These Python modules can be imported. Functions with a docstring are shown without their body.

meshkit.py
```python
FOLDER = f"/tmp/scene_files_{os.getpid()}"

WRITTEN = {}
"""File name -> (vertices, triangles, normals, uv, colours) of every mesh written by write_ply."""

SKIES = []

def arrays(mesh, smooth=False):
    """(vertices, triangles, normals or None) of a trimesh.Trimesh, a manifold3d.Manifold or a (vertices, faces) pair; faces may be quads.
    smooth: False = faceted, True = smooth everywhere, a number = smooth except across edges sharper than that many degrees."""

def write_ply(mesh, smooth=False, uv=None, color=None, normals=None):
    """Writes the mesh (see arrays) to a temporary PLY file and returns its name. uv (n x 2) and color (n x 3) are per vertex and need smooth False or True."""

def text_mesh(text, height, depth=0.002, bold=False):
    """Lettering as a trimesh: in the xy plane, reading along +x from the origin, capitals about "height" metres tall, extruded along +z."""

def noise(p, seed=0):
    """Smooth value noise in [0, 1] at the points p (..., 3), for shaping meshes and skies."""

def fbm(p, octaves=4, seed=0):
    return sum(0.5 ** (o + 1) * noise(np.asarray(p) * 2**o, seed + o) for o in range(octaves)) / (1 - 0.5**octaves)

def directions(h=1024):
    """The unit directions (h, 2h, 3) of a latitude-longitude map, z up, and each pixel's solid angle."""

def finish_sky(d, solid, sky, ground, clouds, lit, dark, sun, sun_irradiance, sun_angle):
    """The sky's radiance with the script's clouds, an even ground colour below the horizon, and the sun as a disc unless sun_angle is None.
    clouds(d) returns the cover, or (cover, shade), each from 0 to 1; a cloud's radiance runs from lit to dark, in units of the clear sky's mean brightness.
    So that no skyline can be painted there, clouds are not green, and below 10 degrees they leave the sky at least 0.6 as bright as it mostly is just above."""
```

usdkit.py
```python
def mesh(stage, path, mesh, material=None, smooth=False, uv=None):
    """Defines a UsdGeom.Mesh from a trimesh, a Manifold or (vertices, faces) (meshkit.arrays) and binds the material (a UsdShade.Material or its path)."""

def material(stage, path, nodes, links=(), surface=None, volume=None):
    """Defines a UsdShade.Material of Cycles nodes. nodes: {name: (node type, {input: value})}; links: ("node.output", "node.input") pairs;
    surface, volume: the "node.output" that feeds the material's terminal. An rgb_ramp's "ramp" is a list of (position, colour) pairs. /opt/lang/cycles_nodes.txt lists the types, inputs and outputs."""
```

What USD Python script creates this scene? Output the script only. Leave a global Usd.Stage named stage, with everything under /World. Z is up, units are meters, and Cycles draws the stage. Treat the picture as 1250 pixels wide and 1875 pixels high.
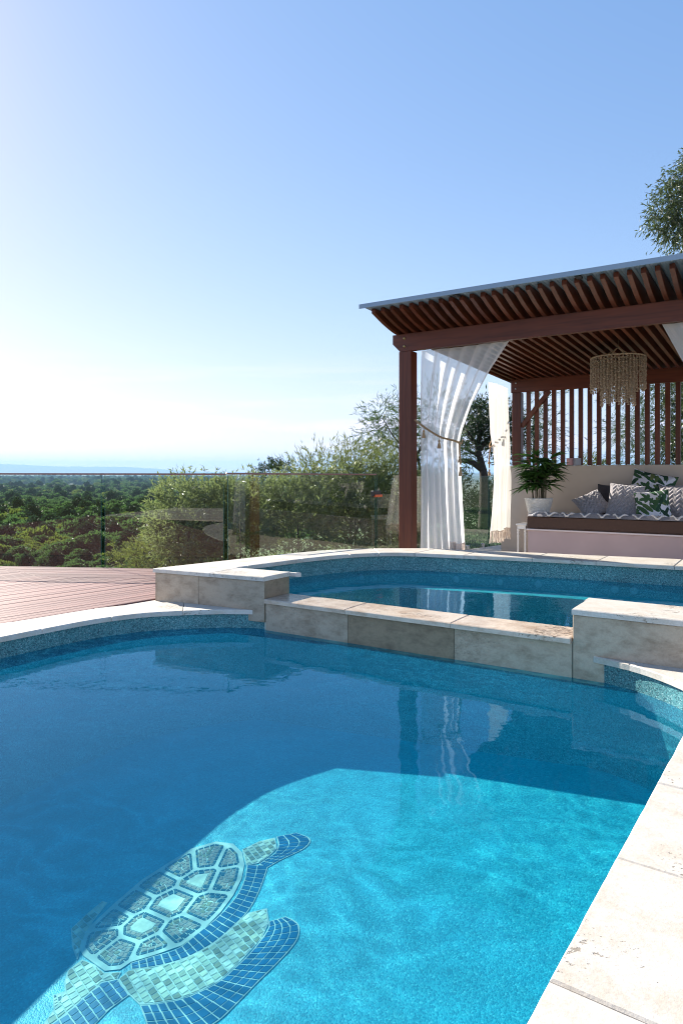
import math, random
import numpy as np, trimesh, usdkit, meshkit, shapely
from shapely.geometry import Polygon, LineString, MultiPolygon, Point, box as sbox
from shapely import affinity
from shapely.ops import unary_union
from pxr import Usd, UsdGeom, UsdLux, UsdShade, Gf, Sdf, Vt

stage = Usd.Stage.CreateInMemory()
UsdGeom.SetStageUpAxis(stage, UsdGeom.Tokens.z)
UsdGeom.Xform.Define(stage, '/World')
stage.SetDefaultPrim(stage.GetPrimAtPath('/World'))
RNG = np.random.default_rng(7)
R = random.Random(5)

# ------------------------------------------------------------------ camera, sky, sun, exposure
EYE = 1.2
F = 1253.0                    # focal length in photograph pixels
HY = 868.0                    # horizon row in the photograph
cam = UsdGeom.Camera.Define(stage, '/World/camera')
cam.AddTranslateOp().Set(Gf.Vec3d(0, 0, EYE))
cam.AddRotateXOp().Set(90.0)
cam.CreateHorizontalApertureAttr(24.0)
cam.CreateVerticalApertureAttr(36.0)
cam.CreateFocalLengthAttr(24.0 * F / 1250)
cam.CreateVerticalApertureOffsetAttr(-(937.5 - HY) / 1250 * 24.0)
cam.CreateClippingRangeAttr(Gf.Vec2f(0.05, 100000))
cam.CreateExposureAttr(1.38)

SUN_EL = math.radians(31.5)
SUN_H = np.array([-0.72, 0.69]); SUN_H = SUN_H / np.linalg.norm(SUN_H)
SUN = np.array([SUN_H[0] * math.cos(SUN_EL), SUN_H[1] * math.cos(SUN_EL), math.sin(SUN_EL)])
usdkit.material(stage, '/World/Looks/sky', {
    'sky': ('sky_texture', {'sky_type': 'single_scattering', 'sun_disc': False, 'sun_elevation': SUN_EL,
                            'sun_rotation': math.atan2(SUN[0], SUN[1]), 'altitude': 100.0, 'air_density': 1.0, 'aerosol_density': 0.30, 'ozone_density': 2.0}),
    'tc': ('texture_coordinate', {}),
    'map': ('mapping', {'scale': (2.2, 2.2, 26.0), 'location': (0.3, 1.0, 0.2)}),
    'nz': ('noise_texture', {'scale': 1.6, 'detail': 5.0, 'roughness': 0.55}),
    'cr': ('rgb_ramp', {'ramp': [(0.0, (0, 0, 0)), (0.50, (0, 0, 0)), (0.66, (1, 1, 1)), (1.0, (1, 1, 1))]}),
    'sep': ('separate_xyz', {}),
    'lo': ('rgb_ramp', {'ramp': [(0.0, (1, 1, 1)), (0.03, (0.9, 0.9, 0.9)), (0.09, (0.35, 0.35, 0.35)), (0.18, (0, 0, 0)), (1.0, (0, 0, 0))]}),
    'mul': ('math', {'math_type': 'multiply'}),
    'mul2': ('math', {'math_type': 'multiply', 'value2': 0.5}),
    'mix': ('mix', {'mix_type': 'mix', 'color2': (12.0, 11.5, 10.5)}),
    'sc': ('separate_color', {}), 'cc': ('combine_color', {}),
    'pr': ('math', {'math_type': 'power', 'value2': 0.88}), 'pg': ('math', {'math_type': 'power', 'value2': 0.64}), 'pb': ('math', {'math_type': 'power', 'value2': 0.45}),
    'kr': ('math', {'math_type': 'multiply', 'value2': 0.787}), 'kg': ('math', {'math_type': 'multiply', 'value2': 1.06}), 'kb': ('math', {'math_type': 'multiply', 'value2': 1.73}),
    'bg': ('background_shader', {'strength': 0.107}),
}, [('tc.generated', 'map.vector'), ('map.vector', 'nz.vector'), ('nz.fac', 'cr.fac'), ('tc.generated', 'sep.vector'), ('sep.z', 'lo.fac'),
    ('cr.color', 'mul.value1'), ('lo.color', 'mul.value2'), ('mul.value', 'mul2.value1'), ('mul2.value', 'mix.fac'), ('sky.color', 'mix.color1'), ('mix.color', 'sc.color'), ('sc.r', 'pr.value1'), ('sc.g', 'pg.value1'), ('sc.b', 'pb.value1'), ('pr.value', 'kr.value1'), ('pg.value', 'kg.value1'), ('pb.value', 'kb.value1'),
    ('kr.value', 'cc.r'), ('kg.value', 'cc.g'), ('kb.value', 'cc.b'), ('cc.color', 'bg.color')],
    surface='bg.background')
dome = UsdLux.DomeLight.Define(stage, '/World/sky')
dome.GetPrim().SetCustomDataByKey('kind', 'structure')
UsdShade.MaterialBindingAPI.Apply(dome.GetPrim()).Bind(UsdShade.Material.Get(stage, '/World/Looks/sky'))
sun = UsdLux.DistantLight.Define(stage, '/World/sun')
sun.CreateIntensityAttr(1.2); sun.CreateAngleAttr(0.53); sun.CreateColorAttr(Gf.Vec3f(1.0, 0.93, 0.83))
sun.CreateNormalizeAttr(True)
sun.AddTransformOp().Set(Gf.Matrix4d(Gf.Rotation(Gf.Vec3d(0, 0, 1), Gf.Vec3d(*map(float, SUN))), Gf.Vec3d(0, 0, 0)))

# ------------------------------------------------------------------ scene helpers
_count, _base = {}, {}

def numbered(parent, name):
    k = (str(parent), name); n = _count.get(k, 0); _count[k] = n + 1
    return name if n == 0 else f'{name}_{n:03d}'

def tag(p, label=None, cat=None, group=None, kind=None):
    for k, v in (('label', label), ('category', cat), ('group', group), ('kind', kind)):
        if v: p.SetCustomDataByKey(k, v)
    return p

def thing(name, label=None, cat=None, base=(0, 0, 0), group=None, kind=None):
    path = '/World/' + numbered('/World', name)
    x = UsdGeom.Xform.Define(stage, path); x.AddTranslateOp().Set(Gf.Vec3d(*map(float, base)))
    _base[path] = np.array(base, float)
    return tag(x.GetPrim(), label, cat, group, kind)

def shift(mesh, off):
    v, f, _ = meshkit.arrays(mesh)
    return trimesh.Trimesh(np.asarray(v) - off, f, process=False)

def part(parent, name, mesh, mat, smooth=False, label=None, kind=None):
    pp = str(parent.GetPath()); base = _base[pp]
    path = pp + '/' + numbered(pp, name)
    m = usdkit.mesh(stage, path, shift(mesh, base), M[mat], smooth=smooth)
    _base[path] = base
    return tag(m.GetPrim(), label, None, None, kind)

def single(name, mesh, mat, label=None, cat=None, group=None, kind=None, smooth=False, base=None):
    path = '/World/' + numbered('/World', name)
    off = np.zeros(3) if base is None else np.array(base, float)
    m = usdkit.mesh(stage, path, shift(mesh, off), M[mat], smooth=smooth)
    if base is not None: m.AddTranslateOp().Set(Gf.Vec3d(*map(float, off)))
    _base[path] = off
    return tag(m.GetPrim(), label, cat, group, kind)

cat_ = trimesh.util.concatenate

def at(px, py, z):
    """the point at height z that the photograph shows at pixel px, py"""
    Y = (EYE - z) * F / (py - HY)
    return np.array([(px - 625) / F * Y, Y, z])

A = np.array([0.838, -0.5455]); A /= np.linalg.norm(A)
B = np.array([-A[1], A[0]])
P0 = np.array([0.80, 8.55])                     # front left post of the pergola
ANG = math.atan2(-A[1], A[0])                    # turns A to the x axis

def ab(a, b, z):
    p = P0 + a * A + b * B
    return np.array([p[0], p[1], z])

def hull(pts):
    return trimesh.Trimesh(np.asarray(pts, float), process=False).convex_hull

def cbox(lo, hi, c=0.004):
    """chamfered box between lo and hi"""
    lo, hi = np.array(lo, float), np.array(hi, float); pts = []
    for k in np.ndindex(2, 2, 2):
        p = np.where(k, hi, lo); s = np.where(k, -1, 1)
        for ax in range(3):
            q = p.copy()
            for o in range(3):
                if o != ax: q[o] += s[o] * c
            pts.append(q)
    return hull(pts)

def abbox(a0, a1, b0, b1, z0, z1, c=0.004):
    m = cbox((a0, b0, z0), (a1, b1, z1), c)
    v = m.vertices
    m.vertices = np.c_[P0[0] + v[:, 0] * A[0] + v[:, 1] * B[0], P0[1] + v[:, 0] * A[1] + v[:, 1] * B[1], v[:, 2]]
    return m

def bar(p, q, w, h, c=0.003, up=(0, 0, 1)):
    """rectangular bar from p to q"""
    p, q = np.array(p, float), np.array(q, float); d = q - p; L = np.linalg.norm(d); d /= L
    s = np.cross(d, up); s /= np.linalg.norm(s); u = np.cross(s, d)
    m = cbox((0, -w / 2, -h / 2), (L, w / 2, h / 2), c); v = m.vertices
    m.vertices = p + v[:, :1] * d + v[:, 1:2] * s + v[:, 2:] * u
    return m

def tube(pts, r, n=6, closed=False):
    pts = np.asarray(pts, float); r = np.broadcast_to(np.asarray(r, float), len(pts))
    t = np.gradient(pts, axis=0) if not closed else np.roll(pts, -1, 0) - np.roll(pts, 1, 0)
    t /= np.maximum(np.linalg.norm(t, axis=1, keepdims=True), 1e-9)
    ref = np.where(np.abs(t[:, 2:3]) > 0.9, [[1.0, 0, 0]], [[0, 0, 1.0]])
    s = np.cross(t, ref); s /= np.linalg.norm(s, axis=1, keepdims=True); u = np.cross(s, t)
    a = np.arange(n) / n * 2 * np.pi
    v = (pts[:, None] + r[:, None, None] * (np.cos(a)[None, :, None] * s[:, None] + np.sin(a)[None, :, None] * u[:, None])).reshape(-1, 3)
    f = []; m = len(pts)
    for i in range(m if closed else m - 1):
        j = (i + 1) % m
        for k in range(n):
            l = (k + 1) % n
            f += [[i * n + k, i * n + l, j * n + l], [i * n + k, j * n + l, j * n + k]]
    if not closed:
        v = np.vstack([v, pts[:1], pts[-1:]])
        for k in range(n):
            l = (k + 1) % n
            f += [[m * n, l, k], [m * n + 1, (m - 1) * n + k, (m - 1) * n + l]]
    return trimesh.Trimesh(v, f, process=False)

def lathe(profile, n=24, center=(0, 0, 0)):
    """profile: (r, z) pairs from bottom to top"""
    p = np.asarray(profile, float); a = np.arange(n) / n * 2 * np.pi
    v = np.stack([p[:, None, 0] * np.cos(a), p[:, None, 0] * np.sin(a), np.repeat(p[:, None, 1], n, 1)], -1).reshape(-1, 3)
    f = []
    for i in range(len(p) - 1):
        for k in range(n):
            l = (k + 1) % n
            f += [[i * n + k, i * n + l, (i + 1) * n + l], [i * n + k, (i + 1) * n + l, (i + 1) * n + k]]
    return trimesh.Trimesh(v + np.asarray(center, float), f, process=False)

def polys(g):
    if g.is_empty: return []
    return [x for x in getattr(g, 'geoms', [g]) if x.geom_type == 'Polygon' and x.area > 1e-6]

def prism(poly, z0, z1):
    out = []
    for g in polys(poly):
        m = trimesh.creation.extrude_polygon(g, z1 - z0, engine='earcut'); m.apply_translation((0, 0, z0)); out.append(m)
    return cat_(out)

def inset(c, d):
    """mitred inset of a counter-clockwise ring (n, 2)"""
    p, n = np.roll(c, 1, 0), np.roll(c, -1, 0)
    e0, e1 = c - p, n - c
    e0 /= np.maximum(np.linalg.norm(e0, axis=1, keepdims=True), 1e-9); e1 /= np.maximum(np.linalg.norm(e1, axis=1, keepdims=True), 1e-9)
    n0, n1 = np.c_[-e0[:, 1], e0[:, 0]], np.c_[-e1[:, 1], e1[:, 0]]
    m = n0 + n1; q = np.maximum((m * m).sum(1, keepdims=True), 0.5)
    return c + d * 2 * m / q

def slab(poly, z0, z1, bev=0.005, rough=0.0, seed=0, zf=None):
    """flat stone or tile: an extruded outline with a bevelled, slightly uneven top edge"""
    out = []
    for g in polys(poly):
        g = shapely.geometry.polygon.orient(shapely.segmentize(g.simplify(0.001), 0.06) if rough else g.simplify(0.0005))
        c = np.array(g.exterior.coords)[:-1]
        if len(c) < 3: continue
        if rough:
            nz = meshkit.noise(np.c_[c * 23, np.full(len(c), seed * 3.1)], seed); c2 = inset(c, bev) + 0
            ins = inset(c, 1.0) - c
            c = c + ins * (rough * np.clip(nz - 0.55, 0, 1) * 2)[:, None]
        top = inset(c, bev)
        idx = shapely.constrained_delaunay_triangles(Polygon(top)) if False else None
        try:
            import mapbox_earcut as me
            tri = me.triangulate_float64(top, np.array([len(top)], np.uint32)).reshape(-1, 3)
        except Exception:
            continue
        n = len(c)
        v = np.vstack([np.c_[c, np.full(n, z0)], np.c_[c, np.full(n, z1 - bev)], np.c_[top, np.full(n, z1)]])
        f = []
        for i in range(n):
            j = (i + 1) % n
            for k in (0, n):
                f += [[k + i, k + j, k + n + j], [k + i, k + n + j, k + n + i]]
        f = np.vstack([np.array(f), tri + 2 * n])
        if zf is not None: v[:, 2] += zf(v[:, 0], v[:, 1])
        out.append(trimesh.Trimesh(v, f, process=False))
    return cat_(out) if out else None

def smooth_path(pts, step=0.05):
    """Catmull-Rom through pts, resampled evenly"""
    p = np.asarray(pts, float); p = np.vstack([2 * p[0] - p[1], p, 2 * p[-1] - p[-2]]); out = []
    for i in range(1, len(p) - 2):
        t = np.linspace(0, 1, 16, endpoint=False)[:, None]
        a, b, c, d = p[i - 1:i + 3]
        out.append(0.5 * (2 * b + (c - a) * t + (2 * a - 5 * b + 4 * c - d) * t ** 2 + (3 * b - a - 3 * c + d) * t ** 3))
    q = np.vstack(out + [p[-2:-1]])
    L = np.r_[0, np.cumsum(np.linalg.norm(np.diff(q, axis=0), axis=1))]
    s = np.linspace(0, L[-1], max(2, int(round(L[-1] / step)) + 1))
    return np.stack([np.interp(s, L, q[:, k]) for k in range(q.shape[1])], 1)

# ------------------------------------------------------------------ materials
M = {}

def mat(name, nodes, links, surface='p.BSDF', volume=None):
    M[name] = usdkit.material(stage, '/World/Looks/' + name, nodes, links, surface=surface, volume=volume)

def plain(name, col, rough=0.5, metallic=0.0, var=0.12, scale=6.0, bump=0.0, bscale=60.0, spec=0.5, rot=(0, 0, 0), stretch=(1, 1, 1), rnd=0.0, sheen=0.0, col2=None):
    """principled colour with soft noise variation, fine relief and a tone that differs from piece to piece"""
    c = np.array(col); lo = c * (1 - var); hi = np.minimum(c * (1 + var), 0.95)
    if col2 is not None: lo, hi = c, np.array(col2)
    n = {'g': ('geometry', {}), 'm': ('mapping', {'scale': stretch, 'rotation': rot}),
         'n': ('noise_texture', {'scale': scale, 'detail': 5.0, 'roughness': 0.6}),
         'r': ('rgb_ramp', {'ramp': [(0.0, tuple(lo)), (0.3, tuple(lo)), (0.7, tuple(hi)), (1.0, tuple(hi))]}),
         'p': ('principled_bsdf', {'roughness': rough, 'metallic': metallic, 'specular_ior_level': spec, 'sheen_weight': sheen})}
    l = [('g.position', 'm.vector'), ('m.vector', 'n.vector'), ('n.fac', 'r.fac')]
    last = 'r.color'
    if rnd:
        n['o'] = ('object_info', {}); n['or'] = ('map_range', {'from_min': 0.0, 'from_max': 1.0, 'to_min': 1 - rnd, 'to_max': 1 + rnd})
        n['h'] = ('hsv', {'hue': 0.5, 'saturation': 1.0, 'fac': 1.0})
        l += [('o.random', 'or.value'), ('or.result', 'h.value'), (last, 'h.color')]; last = 'h.color'
    l.append((last, 'p.base_color'))
    if bump:
        n['bn'] = ('noise_texture', {'scale': bscale, 'detail': 4.0}); n['b'] = ('bump', {'strength': 1.0, 'distance': bump})
        l += [('m.vector', 'bn.vector'), ('bn.fac', 'b.height'), ('b.normal', 'p.normal')]
    mat(name, n, l)

def travertine(name, base, dark, rough=0.55, spec=0.3, pits=True, wet=False, contrast=1.0, tilt=0.0):
    """travertine: drifting cloudy bands, warm stains, small pits"""
    b, d = np.array(base), np.array(dark)
    n = {'g': ('geometry', {}), 'm': ('mapping', {'scale': (1, 1, 1.8), 'rotation': (0.1, 0.2, ANG + tilt)}),
         'o': ('object_info', {}), 'oc': ('combine_xyz', {}), 'om': ('math', {'math_type': 'multiply', 'value2': 37.0}), 'va': ('vector_math', {'math_type': 'add'}),
         'n': ('noise_texture', {'scale': 6.5, 'detail': 9.0, 'roughness': 0.7, 'distortion': 0.25}),
         'r': ('rgb_ramp', {'ramp': [(0.0, tuple(d)), (0.33, tuple(d)), (0.55, tuple(b)), (1.0, tuple(np.minimum(b * 1.08, 0.9)))]}),
         'f': ('noise_texture', {'scale': 70.0, 'detail': 4.0, 'roughness': 0.7}),
         'fr': ('rgb_ramp', {'ramp': [(0.0, (0.72,) * 3), (0.42, (0.9,) * 3), (0.6, (1, 1, 1)), (1.0, (1.06,) * 3)]}),
         'mx': ('mix', {'mix_type': 'multiply', 'fac': contrast}),
         'ph': ('mapping', {'scale': (34, 62, 62), 'rotation': (0, 0, ANG + tilt)}),
         'pv': ('noise_texture', {'scale': 1.0, 'detail': 3.0, 'roughness': 0.7}),
         'pm': ('noise_texture', {'scale': 2.1, 'detail': 2.0}),
         'pa': ('math', {'math_type': 'multiply'}),
         'pr': ('rgb_ramp', {'ramp': [(0.0, (0, 0, 0)), (0.375, (0, 0, 0)), (0.395, (1, 1, 1)), (1.0, (1, 1, 1))]}),
         'pc': ('mix', {'mix_type': 'mix', 'color2': tuple(d * 0.55)}),
         'orv': ('map_range', {'to_min': 0.93, 'to_max': 1.05}), 'h': ('hsv', {'hue': 0.5, 'saturation': 1.0, 'fac': 1.0}),
         'hs': ('math', {'math_type': 'multiply_add', 'value2': -1.0, 'value3': 0.0}),
         'bm': ('bump', {'strength': 0.7, 'distance': 0.004}), 'bm2': ('bump', {'strength': 0.5, 'distance': 0.003}),
         'p': ('principled_bsdf', {'roughness': rough, 'specular_ior_level': spec})}
    l = [('g.position', 'm.vector'), ('o.random', 'om.value1'), ('om.value', 'oc.x'), ('om.value', 'oc.y'), ('m.vector', 'va.vector1'), ('oc.vector', 'va.vector2'),
         ('va.vector', 'n.vector'), ('n.fac', 'r.fac'), ('g.position', 'f.vector'), ('f.fac', 'fr.fac'), ('r.color', 'mx.color1'), ('fr.color', 'mx.color2'),
         ('o.random', 'orv.value'), ('orv.result', 'h.value'), ('mx.color', 'h.color'),
         ('g.position', 'ph.vector'), ('ph.vector', 'pv.vector'), ('va.vector', 'pm.vector'), ('pv.fac', 'pa.value1'), ('pm.fac', 'pa.value2'), ('pa.value', 'pr.fac'),
         ('h.color', 'pc.color1'), ('pr.color', 'pc.fac'), ('pr.color', 'hs.value1'), ('hs.value', 'bm.height'), ('f.fac', 'bm2.height'), ('bm.normal', 'bm2.normal'), ('bm2.normal', 'p.normal')]
    l.append(('pc.color' if pits else 'h.color', 'p.base_color'))
    mat(name, n, l)

travertine('travertine', (0.54, 0.50, 0.44), (0.465, 0.405, 0.325))
travertine('travertine_cladding', (0.39, 0.315, 0.23), (0.25, 0.19, 0.13), rough=0.6, contrast=0.8, pits=False)
travertine('travertine_brown', (0.25, 0.185, 0.118), (0.155, 0.112, 0.070), rough=0.55, contrast=0.8, pits=False)
travertine('travertine_wet', (0.56, 0.46, 0.36), (0.40, 0.29, 0.20), rough=0.06, spec=0.5, contrast=0.8)

def pebble(name, cols, scale=165.0, rough=0.5):
    mat(name, {'g': ('geometry', {}), 'v': ('voronoi_texture', {'scale': scale, 'feature': 'f1'}),
               'sc': ('separate_color', {}), 'r': ('rgb_ramp', {'ramp': cols, 'interpolate': False}),
               'big': ('noise_texture', {'scale': 3.0, 'detail': 5.0, 'roughness': 0.65}), 'br': ('map_range', {'from_min': 0.3, 'from_max': 0.7, 'to_min': 0.80, 'to_max': 1.18}),
               'h': ('hsv', {'hue': 0.5, 'saturation': 1.0, 'fac': 1.0}),
               'b': ('bump', {'strength': 0.5, 'distance': 0.003, 'invert': True}),
               'p': ('principled_bsdf', {'roughness': rough})},
        [('g.position', 'v.vector'), ('v.color', 'sc.color'), ('sc.r', 'r.fac'), ('g.position', 'big.vector'), ('big.fac', 'br.value'), ('br.result', 'h.value'), ('r.color', 'h.color'),
         ('h.color', 'p.base_color'), ('v.distance', 'b.height'), ('b.normal', 'p.normal')])

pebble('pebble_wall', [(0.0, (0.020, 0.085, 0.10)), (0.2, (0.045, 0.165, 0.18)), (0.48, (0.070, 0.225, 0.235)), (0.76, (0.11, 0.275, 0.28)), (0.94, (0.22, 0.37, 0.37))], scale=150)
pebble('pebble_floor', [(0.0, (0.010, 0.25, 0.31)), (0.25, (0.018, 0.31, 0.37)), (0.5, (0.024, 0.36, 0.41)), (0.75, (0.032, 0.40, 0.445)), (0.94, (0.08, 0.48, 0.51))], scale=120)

def wood(name, axis, dark, light, rough=0.42, rnd=0.18, rot=ANG):
    st = [26.0, 26.0, 26.0]; st[axis] = 1.6
    mat(name, {'g': ('geometry', {}), 'm': ('mapping', {'rotation': (0, 0, rot)}), 'm2': ('mapping', {'scale': tuple(st)}),
               'o': ('object_info', {}), 'om': ('math', {'math_type': 'multiply', 'value2': 19.0}), 'oc': ('combine_xyz', {}), 'va': ('vector_math', {'math_type': 'add'}),
               'n': ('noise_texture', {'scale': 1.0, 'detail': 6.0, 'roughness': 0.62, 'distortion': 0.5}),
               'r': ('rgb_ramp', {'ramp': [(0.0, tuple(np.array(dark) * .6)), (0.22, dark), (0.5, tuple(np.array(light) * .75)), (0.72, light), (1.0, tuple(np.array(light) * 1.35))]}),
               'orv': ('map_range', {'to_min': 1 - rnd, 'to_max': 1 + rnd}), 'h': ('hsv', {'hue': 0.5, 'saturation': 1.0, 'fac': 1.0}),
               'b': ('bump', {'strength': 0.6, 'distance': 0.0018}), 'p': ('principled_bsdf', {'roughness': rough, 'specular_ior_level': 0.4})},
        [('g.position', 'm.vector'), ('m.vector', 'm2.vector'), ('o.random', 'om.value1'), ('om.value', 'oc.x'), ('om.value', 'oc.y'), ('om.value', 'oc.z'),
         ('m2.vector', 'va.vector1'), ('oc.vector', 'va.vector2'), ('va.vector', 'n.vector'), ('n.fac', 'r.fac'), ('o.random', 'orv.value'), ('orv.result', 'h.value'),
         ('r.color', 'h.color'), ('h.color', 'p.base_color'), ('n.fac', 'b.height'), ('b.normal', 'p.normal')])

WD, WL = (0.045, 0.0088, 0.0032), (0.120, 0.027, 0.0095)
wood('wood_along', 0, WD, WL)
wood('wood_across', 1, WD, WL)
wood('wood_upright', 2, WD, WL)
DECKROT = -math.atan2(0.76, 0.65)
wood('deck_board', 0, (0.165, 0.075, 0.060), (0.27, 0.135, 0.112), rough=0.6, rnd=0.20, rot=DECKROT)
wood('deck_border', 0, (0.165, 0.075, 0.060), (0.27, 0.135, 0.112), rough=0.6, rnd=0.20, rot=math.atan2(0.13, 1.37))
plain('deck_base', (0.02, 0.015, 0.012), 0.9)
plain('render_wall', (0.44, 0.37, 0.30), 0.85, var=0.05, scale=3, bump=0.0015, bscale=120)
plain('bench_render', (0.38, 0.285, 0.28), 0.85, var=0.05, scale=3, bump=0.0015, bscale=120)
plain('bench_trim', (0.55, 0.47, 0.46), 0.7, var=0.04)
plain('steel_sheet', (0.30, 0.36, 0.42), 0.35, metallic=0.3, var=0.06, scale=3)
plain('steel_fascia', (0.20, 0.26, 0.32), 0.4, metallic=0.2, var=0.04, scale=2)
plain('dark_steel', (0.02, 0.022, 0.025), 0.5)
plain('bolt', (0.35, 0.26, 0.12), 0.35, metallic=0.9)
plain('rail', (0.24, 0.14, 0.12), 0.35, metallic=0.4, var=0.05)
plain('steel', (0.55, 0.55, 0.55), 0.25, metallic=0.95, var=0.04)
plain('latch_black', (0.02, 0.02, 0.022), 0.4)
plain('latch_orange', (0.50, 0.11, 0.04), 0.4)
plain('seat_brown', (0.055, 0.026, 0.016), 0.85, var=0.15, scale=40, bump=0.001, bscale=400, sheen=0.15)
plain('rope', (0.30, 0.18, 0.085), 0.8, var=0.25, scale=90, bump=0.002, bscale=260)
plain('shell', (0.32, 0.235, 0.16), 0.5, var=0.35, scale=80)
plain('cord', (0.38, 0.27, 0.17), 0.8, var=0.2, scale=60)
plain('white_paint', (0.72, 0.68, 0.64), 0.5, var=0.04)
plain('pot_wicker', (0.62, 0.60, 0.56), 0.6, var=0.1, scale=30)
plain('soil', (0.03, 0.022, 0.016), 0.95, var=0.4, scale=40, bump=0.01, bscale=60)
plain('candle_pink', (0.46, 0.25, 0.25), 0.3, var=0.06)
plain('candle_grey', (0.28, 0.30, 0.34), 0.3, var=0.06)
plain('jet', (0.20, 0.34, 0.37), 0.3, var=0.02)
plain('tile_cream', (0.62, 0.62, 0.50), 0.3, rnd=0.14, var=0.12, scale=25)
plain('tile_olive', (0.36, 0.36, 0.24), 0.3, rnd=0.2, var=0.12, scale=25)
plain('tile_blue', (0.05, 0.16, 0.40), 0.2, rnd=0.22, var=0.15, scale=25)
plain('tile_teal', (0.05, 0.12, 0.18), 0.25, rnd=0.25, var=0.15, scale=25)
plain('tile_plum', (0.26, 0.15, 0.16), 0.25, rnd=0.25, var=0.15, scale=25)
plain('grout', (0.54, 0.56, 0.46), 0.8, var=0.06, scale=20)
plain('patio', (0.50, 0.44, 0.37), 0.7, var=0.1, scale=2, bump=0.002)
plain('throw_grey', (0.27, 0.25, 0.26), 0.95, var=0.25, scale=60, bump=0.004, bscale=180, sheen=0.3)
plain('throw_white', (0.60, 0.58, 0.57), 0.95, var=0.1, scale=60, bump=0.004, bscale=220, sheen=0.3)
plain('knit_grey', (0.30, 0.28, 0.29), 0.95, var=0.2, scale=50, bump=0.004, bscale=160, sheen=0.3)
plain('charcoal', (0.035, 0.034, 0.042), 0.95, var=0.2, scale=50, bump=0.002, bscale=200, sheen=0.2)
plain('bark', (0.030, 0.024, 0.020), 0.9, var=0.35, scale=14, bump=0.02, bscale=30)
plain('bark_pale', (0.34, 0.28, 0.23), 0.8, var=0.25, scale=6, bump=0.006, bscale=20)
plain('palm_stem', (0.075, 0.065, 0.035), 0.8, var=0.3, scale=40)

def leaf_mat(name, cols, rough=0.4, spec=0.5, trans=0.3, tcol=None):
    n = {'g': ('geometry', {}), 'r': ('rgb_ramp', {'ramp': cols}), 'p': ('principled_bsdf', {'roughness': rough, 'specular_ior_level': spec}),
         't': ('translucent_bsdf', {}), 'h': ('hsv', {'hue': 0.49, 'saturation': 1.15, 'value': 1.7, 'fac': 1.0}), 'mx': ('mix_closure', {'fac': trans})}
    l = [('g.random_per_island', 'r.fac'), ('r.color', 'p.base_color'), ('r.color', 'h.color'), ('h.color', 't.color'), ('p.BSDF', 'mx.closure1'), ('t.BSDF', 'mx.closure2')]
    mat(name, n, l, surface='mx.closure')

leaf_mat('leaf_oleander', [(0.0, (0.11, 0.14, 0.06)), (0.45, (0.22, 0.26, 0.115)), (0.8, (0.36, 0.40, 0.20)), (1.0, (0.55, 0.55, 0.36))], rough=0.33, spec=1.0, trans=0.5)
leaf_mat('leaf_low', [(0.0, (0.09, 0.115, 0.035)), (0.5, (0.19, 0.22, 0.065)), (1.0, (0.33, 0.32, 0.13))], rough=0.35, spec=0.7, trans=0.45)
leaf_mat('leaf_acacia', [(0.0, (0.045, 0.08, 0.030)), (0.5, (0.10, 0.155, 0.055)), (1.0, (0.18, 0.22, 0.09))], rough=0.4, trans=0.35)
leaf_mat('leaf_dark', [(0.0, (0.018, 0.038, 0.014)), (0.6, (0.046, 0.078, 0.024)), (1.0, (0.10, 0.125, 0.036))], rough=0.45, trans=0.25)
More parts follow.
